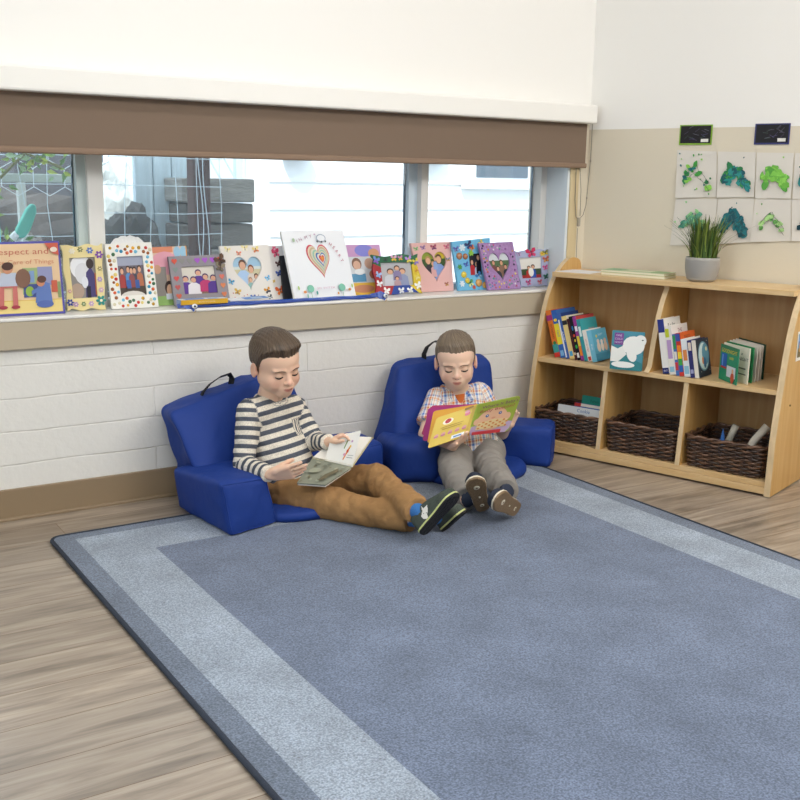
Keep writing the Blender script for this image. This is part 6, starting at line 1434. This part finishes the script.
sock(body1, Ra, Rk, S_, BSK)
# his open picture book
bk = thing('open_book', 'open hardback picture book held by the boy in the striped shirt', 'book', V((1.55, 2.85, .2)))
A_, B_, C_, D_ = AT(312, 458.5, 2.90), AT(352.5, 467, 2.80), AT(325.5, 485, 2.755), AT(297, 483, 2.80)
Q = Quad([D_, C_, B_, A_], .003, bk)
Q.plate(UNIT, -.003, 0, 'left_cover', '#7f8272')
P = Pic().r(0, 0, 1, 1, '#8b8e7e'); rnd = random.Random(2)
for k in range(26): P.e(rnd.random() * .9 + .05, rnd.random() * .9 + .05, rnd.uniform(.02, .09), rnd.uniform(.01, .05), ['#75786a', '#9aa08c', '#6a6c60', '#a5a48e', '#7f7a62'][k % 5], rnd.uniform(0, 3))
P.p([(.62, .1), (.75, .15), (.9, .6), (.8, .75), (.65, .4)], '#6d6650').e(.3, .5, .16, .10, '#9c9f8c', .4).r(0, .985, 1, 1, '#cfc7a8')
Q.pic(P, 'cover_print', .0003)
Q.plate(rect(.02, .02, .98, .98), -.010, -.0032, 'page_block', mat('#efeade', .7))
E_, G_ = AT(373, 437.5, 2.855), AT(338, 436, 2.945)
Q2 = Quad([A_, B_, E_, G_], .003, bk); Q2.plate(UNIT, -.003, 0, 'right_cover', '#c9bf98'); Q2.plate(rect(.02, .02, .97, .97), .0002, .006, 'page_block', mat('#f1ede4', .7))
E2, G2 = AT(361, 430.5, 2.805), AT(331, 437, 2.895); A2 = AT(325, 460.5, 2.862)
Q3 = Quad([A2, B_, E2, G2], .0006, bk); Q3.plate(UNIT, -.0004, .0004, 'turned_page', mat('#f3f1ea', .6))
P = Pic().r(.03, .03, .97, .97, '#f2f0ea').p([(.30, .12), (.36, .10), (.62, .52), (.55, .58), (.42, .36)], '#e0883a').e(.5, .42, .07, .06, '#d05a3a').e(.62, .58, .05, .05, '#e8c04a').p([(.22, .52), (.28, .50), (.44, .86), (.38, .9)], '#7f9a5a').e(.36, .3, .08, .05, '#d8a0b8').e(.66, .75, .06, .04, '#c8a0c0').r(.52, .2, .9, .22, '#9a9a9a').r(.56, .28, .92, .295, '#9a9a9a')
Q3.pic(P, 'page_print', .0006, None, .42, .05, .98, .95)

# ------------------------------------------------------------------ boy in the plaid shirt
Pv = np.array((2.225, 2.985, .115)); Nk = AT(457, 390.5, 3.08); Ct = AT(458, 401, 3.09); sp_ = unit(Ct - Pv)
tf = unit((-.42, -.90, 0)); tr = unit((-.90, .42, 0))
Rs, Ls = AT(434, 398, 3.10), AT(484, 393.5, 3.06); Re, Rw = AT(425, 434, 3.03), AT(453, 446, 2.83); Le, Lw = AT(502, 433, 3.02), AT(509, 424, 2.965)
HD = Head(AT(455.8, 362.6, 3.04), 237, 10, -4, .985, .55)
Rh, Lh = np.array((2.165, 2.985, .095)), np.array((2.285, 2.96, .095)); Rk, Lk = AT(456, 473, 2.775), AT(489, 465, 2.79); Ra, La = AT(467, 499, 2.605), AT(506, 491, 2.54)
Fd = Field(); HD.add(Fd)
Fd.cone(Nk - sp_ * .01, HD.X(0, -.012, -.045), .039, .039, .015, 2)
Fd.cone(Pv, Ct, .06, .05, .02, 2, w=tr, fl=.7); Fd.cone(Ct, Nk, .045, .038, .03, 2)
for a, e, w in ((Rs, Re, Rw), (Ls, Le, Lw)): Fd.cone(Ct, a, .04, .025, .02, 2); Fd.cone(a, e, .026, .0235, .01, 2); Fd.cone(e, w, .0235, .0175, .008, 2)
for h_, k_, a_ in ((Rh, Rk, Ra), (Lh, Lk, La)): Fd.cone(Pv, h_, .05, .045, .02, 2); Fd.cone(h_, k_, .045, .036, .01, 2); Fd.cone(k_, a_, .034, .024, .01, 2)
rk = AT(466, 440, 2.765); hand(Fd, Rw, rk - Rw + np.array((.0, .0, .012)), (-.2, .95, -.1), False, (.16, .16, .2, .25), .98, (.85, .5, -.15), .4)
lk = AT(513, 413, 2.955); hand(Fd, Lw, lk - Lw, (-.55, -.75, -.1), True, (.75, .8, .85, .8), .90, (.5, .6, .6), .4)
Vt, F = Fd.mesh(.0026); Vt = smooth(Vt, F, 1, .35)
C = HD.tone(Vt, '#efcab1', '#c6766c', '#e6ac9a')
body2 = link_np('person', Vt, F, SKIN, None, cols=C); tag(body2, 'boy in a short-sleeved plaid shirt and grey trousers reading a board book', 'person'); WM[body2] = Matrix.Identity(4)
bvh = BVHTree.FromPolygons([tuple(p) for p in Vt], F.tolist())
HD.details(body2, bvh, mat('#8a6f58', .6), '#3a2a22')
HD.hair(body2, hair_mat('#473a30', '#97856f', 'hair_light_brown'), front=.062, temple=.044, ear=.006, back=-.035, top=.0095, quiff=.003, part=.012, side=.0025)
S2 = Field()
S2.cone(Pv + sp_ * -.02 + tf * .014, Ct - sp_ * .04, .084, .072, .02, 1, w=tr, fl=.74); S2.cone(Pv + tf * .035 - sp_ * .012, Pv + tf * .02 + sp_ * .06, .068, .06, .03, 1, w=tr, fl=.78)
S2.cone(Rs - tr * .035 - sp_ * .006, Ls + tr * .035 - sp_ * .006, .044, .044, .03, 1); S2.cone(Ct, Nk - sp_ * .020, .046, .036, .03, 1)
for q_, a_, e_ in ((2, Rs, Re), (3, Ls, Le)): S2.cone(a_ + (tr if q_ == 3 else -tr) * .012, a_ + (e_ - a_) * .74, .042, .043, .014, q_, fb=True)
nd = unit(HD.X(0, -.012, -.045) - Nk); S2.cone(Nk + tf * .034 + nd * .024, Nk - nd * .052 + tf * .088, .027, .006, .006, 1, True)
Vt, F = S2.mesh(.0034); Vt = smooth(Vt, F, 1, .4); who = nearest(S2, Vt); tg = np.array([p.tag for p in S2.P])[who]
PP = .042; ua = ((Vt - Pv) @ sp_) / PP; ub = ((Vt - Pv) @ tr) / PP + .13
for t_, a_, e_ in ((2, Rs, Re), (3, Ls, Le)):
    m = tg == t_; ax = unit(e_ - a_); o1 = unit(np.cross(ax, tf)); o2 = np.cross(ax, o1); r_ = Vt[m] - a_; ua[m] = (r_ @ ax) / PP; ub[m] = np.arctan2(r_ @ o1, r_ @ o2) * .042 / PP
Vt = wrinkle(Vt, F, .0032, 26, 14.0); PL = plaid_mat()
shirt2 = link_np('shirt', Vt, F, PL, body2, {'ua': ua, 'ub': ub})
S3 = Field(); nd = unit(HD.X(0, -.012, -.045) - Nk)
for q in (1, -1):
    pts = [Nk + nd * .016 - tf * .046 + tr * q * .012, Nk + nd * .012 + tr * q * .051 - tf * .008, Nk + nd * .002 + tr * q * .043 + tf * .036, Nk - nd * .030 + tr * q * .034 + tf * .070]
    S3.cone(pts[1] - nd * .014 + tr * q * .006, pts[3] + tr * q * .008 + nd * .004, .008, .007, .006, q + 2); S3.cone(pts[2] - nd * .016 + tr * q * .008, pts[3] + tr * q * .014 + nd * .008, .009, .006, .006, q + 2)
    for a_, e_ in zip(pts, pts[1:]): S3.cone(a_, e_, .0105, .0105, .006, q + 2)
Vt, F = S3.mesh(.003); Vt = smooth(Vt, F, 1, .4); link_np('collar', Vt, F, PL, body2, {'ua': ((Vt - Pv) @ sp_) / PP + .2, 'ub': ((Vt - Nk) @ unit(tr + .6 * tf)) / PP + .33})
U2 = Field(); U2.cone(Nk - nd * .018 + tf * .020, Nk - nd * .066 + tf * .046, .041, .036, .01, 1); Vt, F = U2.mesh(.003); link_np('undershirt', Vt, F, mat('#d9763a', .8, bump=.2, bscale=300), body2)
for k in range(3):
    p_ = Ct + tf * .078 - sp_ * (.035 + .045 * k); b = MB(); b.ell(p_, (.004, .004, .004), nu=8, nv=6); b.build('button', body2, mat('#efeae0', .4), smooth=True)
T2 = Field(); T2.cone(Rh, Lh, .070, .070, .03, 1); T2.cone(Pv - sp_ * .01, (Rh + Lh) / 2, .07, .07, .03, 1, w=tr, fl=.75)
T2.cone(Rh, Rk, .068, .056, .012, 1); T2.cone(Rk, Ra, .055, .043, .012, 1, fb=True); T2.cone(Lh, Lk, .067, .054, .012, 1); T2.cone(Lk, La, .053, .041, .012, 1, fb=True)
Vt, F = T2.mesh(.0038); Vt = smooth(Vt, F, 1, .4); ld = unit(Ra - Rh); Vt = wrinkle(Vt, F, .0075, 18, 19.0, lambda P: P * .75 + ((P @ ld) * 1.4)[:, None] * ld); Vt[:, 2] = np.maximum(Vt[:, 2], RH + .003)
link_np('trousers', Vt, F, mat('#8f8a84', .85, .15, bump=.25, bscale=60, var=.12, vscale=10), body2)
NVY = mat('#2b3140', .7, bump=.3, bscale=200); BRS = mat('#8a7358', .7, .3, bump=.4, bscale=150); CRM = mat('#e3dac4', .6)
def dots(i):
    for t, x, r in ((.74, 0, .011), (.45, 0, .0055), (.20, 0, .0085)):
        c = i['H'] + i['f'] * i['L'] * t + i['s'] * x + i['n'] * .0006; M = Matrix((V(i['f']), V(i['s']), V(i['n']))).transposed()
        b = MB(); b.ell(c, (r * (1 if t > .5 else .9), r * (.9 if t != .45 else .6), .0016), M, 16, 8); o = b.build('sole_stud', i['so'], CRM, smooth=True)
        if t != .45: b = MB(); b.ell(c + i['n'] * .0012, (r * .4, r * .4, .001), M, 12, 6); b.build('stud_ring', i['so'], BRS)
uo, S_ = shoe(body2, AT(484, 511.5, 2.565), AT(474, 479, 2.49), unit(np.array((-.35, -.80, -.45))), .034, (NVY, BRS, CRM)); dots(S_); sock(body2, Ra, Rk, S_, mat('#2f3648', .9), .025)
uo, S_ = shoe(body2, AT(519, 511, 2.485), AT(497, 499, 2.375), unit(np.array((.20, -.93, -.26))), .037, (NVY, BRS, CRM)); dots(S_); sock(body2, La, Lk, S_, mat('#2f3648', .9), .025)
# his board book
bb = thing('board_book', 'open yellow and green board book with a baby face cover, held by the plaid boy', 'book', V((2.15, 2.8, .2)))
St, Sb = AT(478, 404.5, 2.80), AT(468.5, 435, 2.765)
RTt, RTb = AT(521, 395.5, 2.90), AT(508, 431.5, 2.875)
Q = Quad([Sb, RTb, RTt, St], .004, bb); RQ = rquad(.09, 4, (1, 0, 0, 1)); Q.plate(RQ, -.004, 0, 'front_cover', '#9fb44a')
P = Pic().p(rquad(.09, 4, (1, 0, 0, 1)), '#a3b84c').p([(0, 0), (.9, 0), (.98, .1), (1, .3), (.9, .32), (.1, .28), (0, .26)], '#c7b0d4').e(.45, .44, .36, .34, '#ecbf9e', 0, 28).e(.12, .40, .10, .12, '#ecbf9e').e(.80, .46, .10, .12, '#ecbf9e').e(.30, .56, .04, .045, '#3f62a8').e(.60, .60, .04, .045, '#3f62a8').e(.30, .57, .015, .016, '#e8eef4').e(.6, .61, .015, .016, '#e8eef4').e(.46, .48, .05, .03, '#e0a284')
P.p([(.10, .14), (.82, .18), (.84, .40), (.50, .44), (.12, .36)], '#eed9a8')
for i in range(9):
    for j in range(4):
        if (i + j) % 2 == 0: P.e(.16 + .08 * i, .19 + .058 * j + .004 * i, .034, .026, '#d9904a', n=8)
P.p([(.02, 0), (.72, .02), (.72, .12), (.02, .10)], '#c83a44').t('Where Is Baby\'s', .50, .90, .125, '#7a2f78', .02, .84).t('Belly Button?', .46, .765, .125, '#a82f48', .02, .80)
Q.pic(P, 'front_print', .0003)
LTt, LTb = AT(436.5, 418, 2.875), AT(427.5, 448.5, 2.83)
Q = Quad([LTb, Sb, St, LTt], .004, bb); LQ = rquad(.07, 4, (0, 1, 1, 0)); Q.plate(LQ, -.004, 0, 'back_cover', '#d8bc4c')
P = Pic().p(LQ, '#dcc052').e(.34, .74, .13, .10, '#f0ead8').e(.34, .75, .075, .08, '#b8323c').e(.80, .78, .07, .06, '#d87a90').e(.78, .86, .06, .05, '#e0a0b0').r(.55, .05, .86, .17, '#e8ecee').r(.60, .08, .80, .13, '#5f8ac0')
for k in range(5): P.e(.14 + .17 * k, .34, .055, .05, '#d8a090').e(.14 + .17 * k, .29, .06, .03, '#c87a90')
P.r(.2, .54, .75, .56, '#b08a3a').r(.25, .47, .72, .49, '#b08a3a').p([(.9, 0), (1, 0), (1, 1), (.9, 1)], '#c9a83a').p([(.70, .92), (.92, .93), (.9, .99), (.7, .99)], '#8a6f3a')
Q.pic(P, 'back_print', .0003)
for nm, col, tl, bl, d in (('page', '#d9a03a', (433.5, 411, 2.88), (427, 443, 2.848), .005), ('page', '#b9406f', (431.5, 405.5, 2.955), (421, 435, 2.945), .016), ('page', '#a8387a', (428, 408, 2.94), (422.5, 441, 2.90), .011)):
    n_ = unit(np.array(St) - AT(478, 404.5, 2.7)); Q = Quad([AT(*bl), np.array(Sb) + n_ * d, np.array(St) + n_ * d + np.array((0, 0, .002)), AT(*tl)], .003, bb); Q.plate(rquad(.07, 4, (0, 1, 1, 0)), -.003, 0, nm, col)
b = MB(); b.tube([np.array(Sb) + np.array((0, .004, 0)), np.array(St) + np.array((0, .004, 0))], .0055, 8); b.build('spine', bb, mat('#c9863a', .5), smooth=True)

# ================================================================== LIGHT
w = bpy.data.worlds.new('world'); SC.world = w; w.use_nodes = True
bg = w.node_tree.nodes['Background']; bg.inputs['Color'].default_value = (.78, .9, 1, 1); bg.inputs['Strength'].default_value = 2.7
sl = bpy.data.lights.new('sun', 'SUN'); sl.energy = 4.5; sl.angle = math.radians(3); sl.color = (1, .97, .92)
so = bpy.data.objects.new('sun', sl); COL.objects.link(so); so.rotation_euler = V((.25, .6, -.75)).to_track_quat('-Z', 'Y').to_euler()
def area(name, loc, target, sx, sy, power, col=(1, .975, .95)):
    l = bpy.data.lights.new(name, 'AREA'); l.shape = 'RECTANGLE'; l.size = sx; l.size_y = sy; l.energy = power; l.color = col
    o = bpy.data.objects.new(name, l); COL.objects.link(o); o.location = loc
    o.rotation_euler = (V(target) - V(loc)).to_track_quat('-Z', 'Y').to_euler(); return o
area('ceiling_lamp', (2.9, .3, 2.52), (2.2, 2.4, 0), 1.8, 1.3, 82)
area('ceiling_lamp', (.6, .2, 2.52), (1.2, 2.2, 0), 1.4, .9, 32)
area('ceiling_lamp', (1.2, 2.0, 2.57), (1.2, 2.0, 0), 1.2, .3, 14)
area('left_cool_fill', (-1.6, 1.3, 1.5), (1.4, 2.2, .2), 1.6, 1.2, 38, (.74, .89, 1))  # added cool fill light by the left wall, which has no window
SC.view_settings.view_transform = 'Standard'; SC.view_settings.look = 'None'; SC.view_settings.gamma = 1; SC.view_settings.use_curve_mapping = False
SC.view_settings.exposure = 0.0
SC.cycles.use_denoising = True
SC.cycles.max_bounces = 8
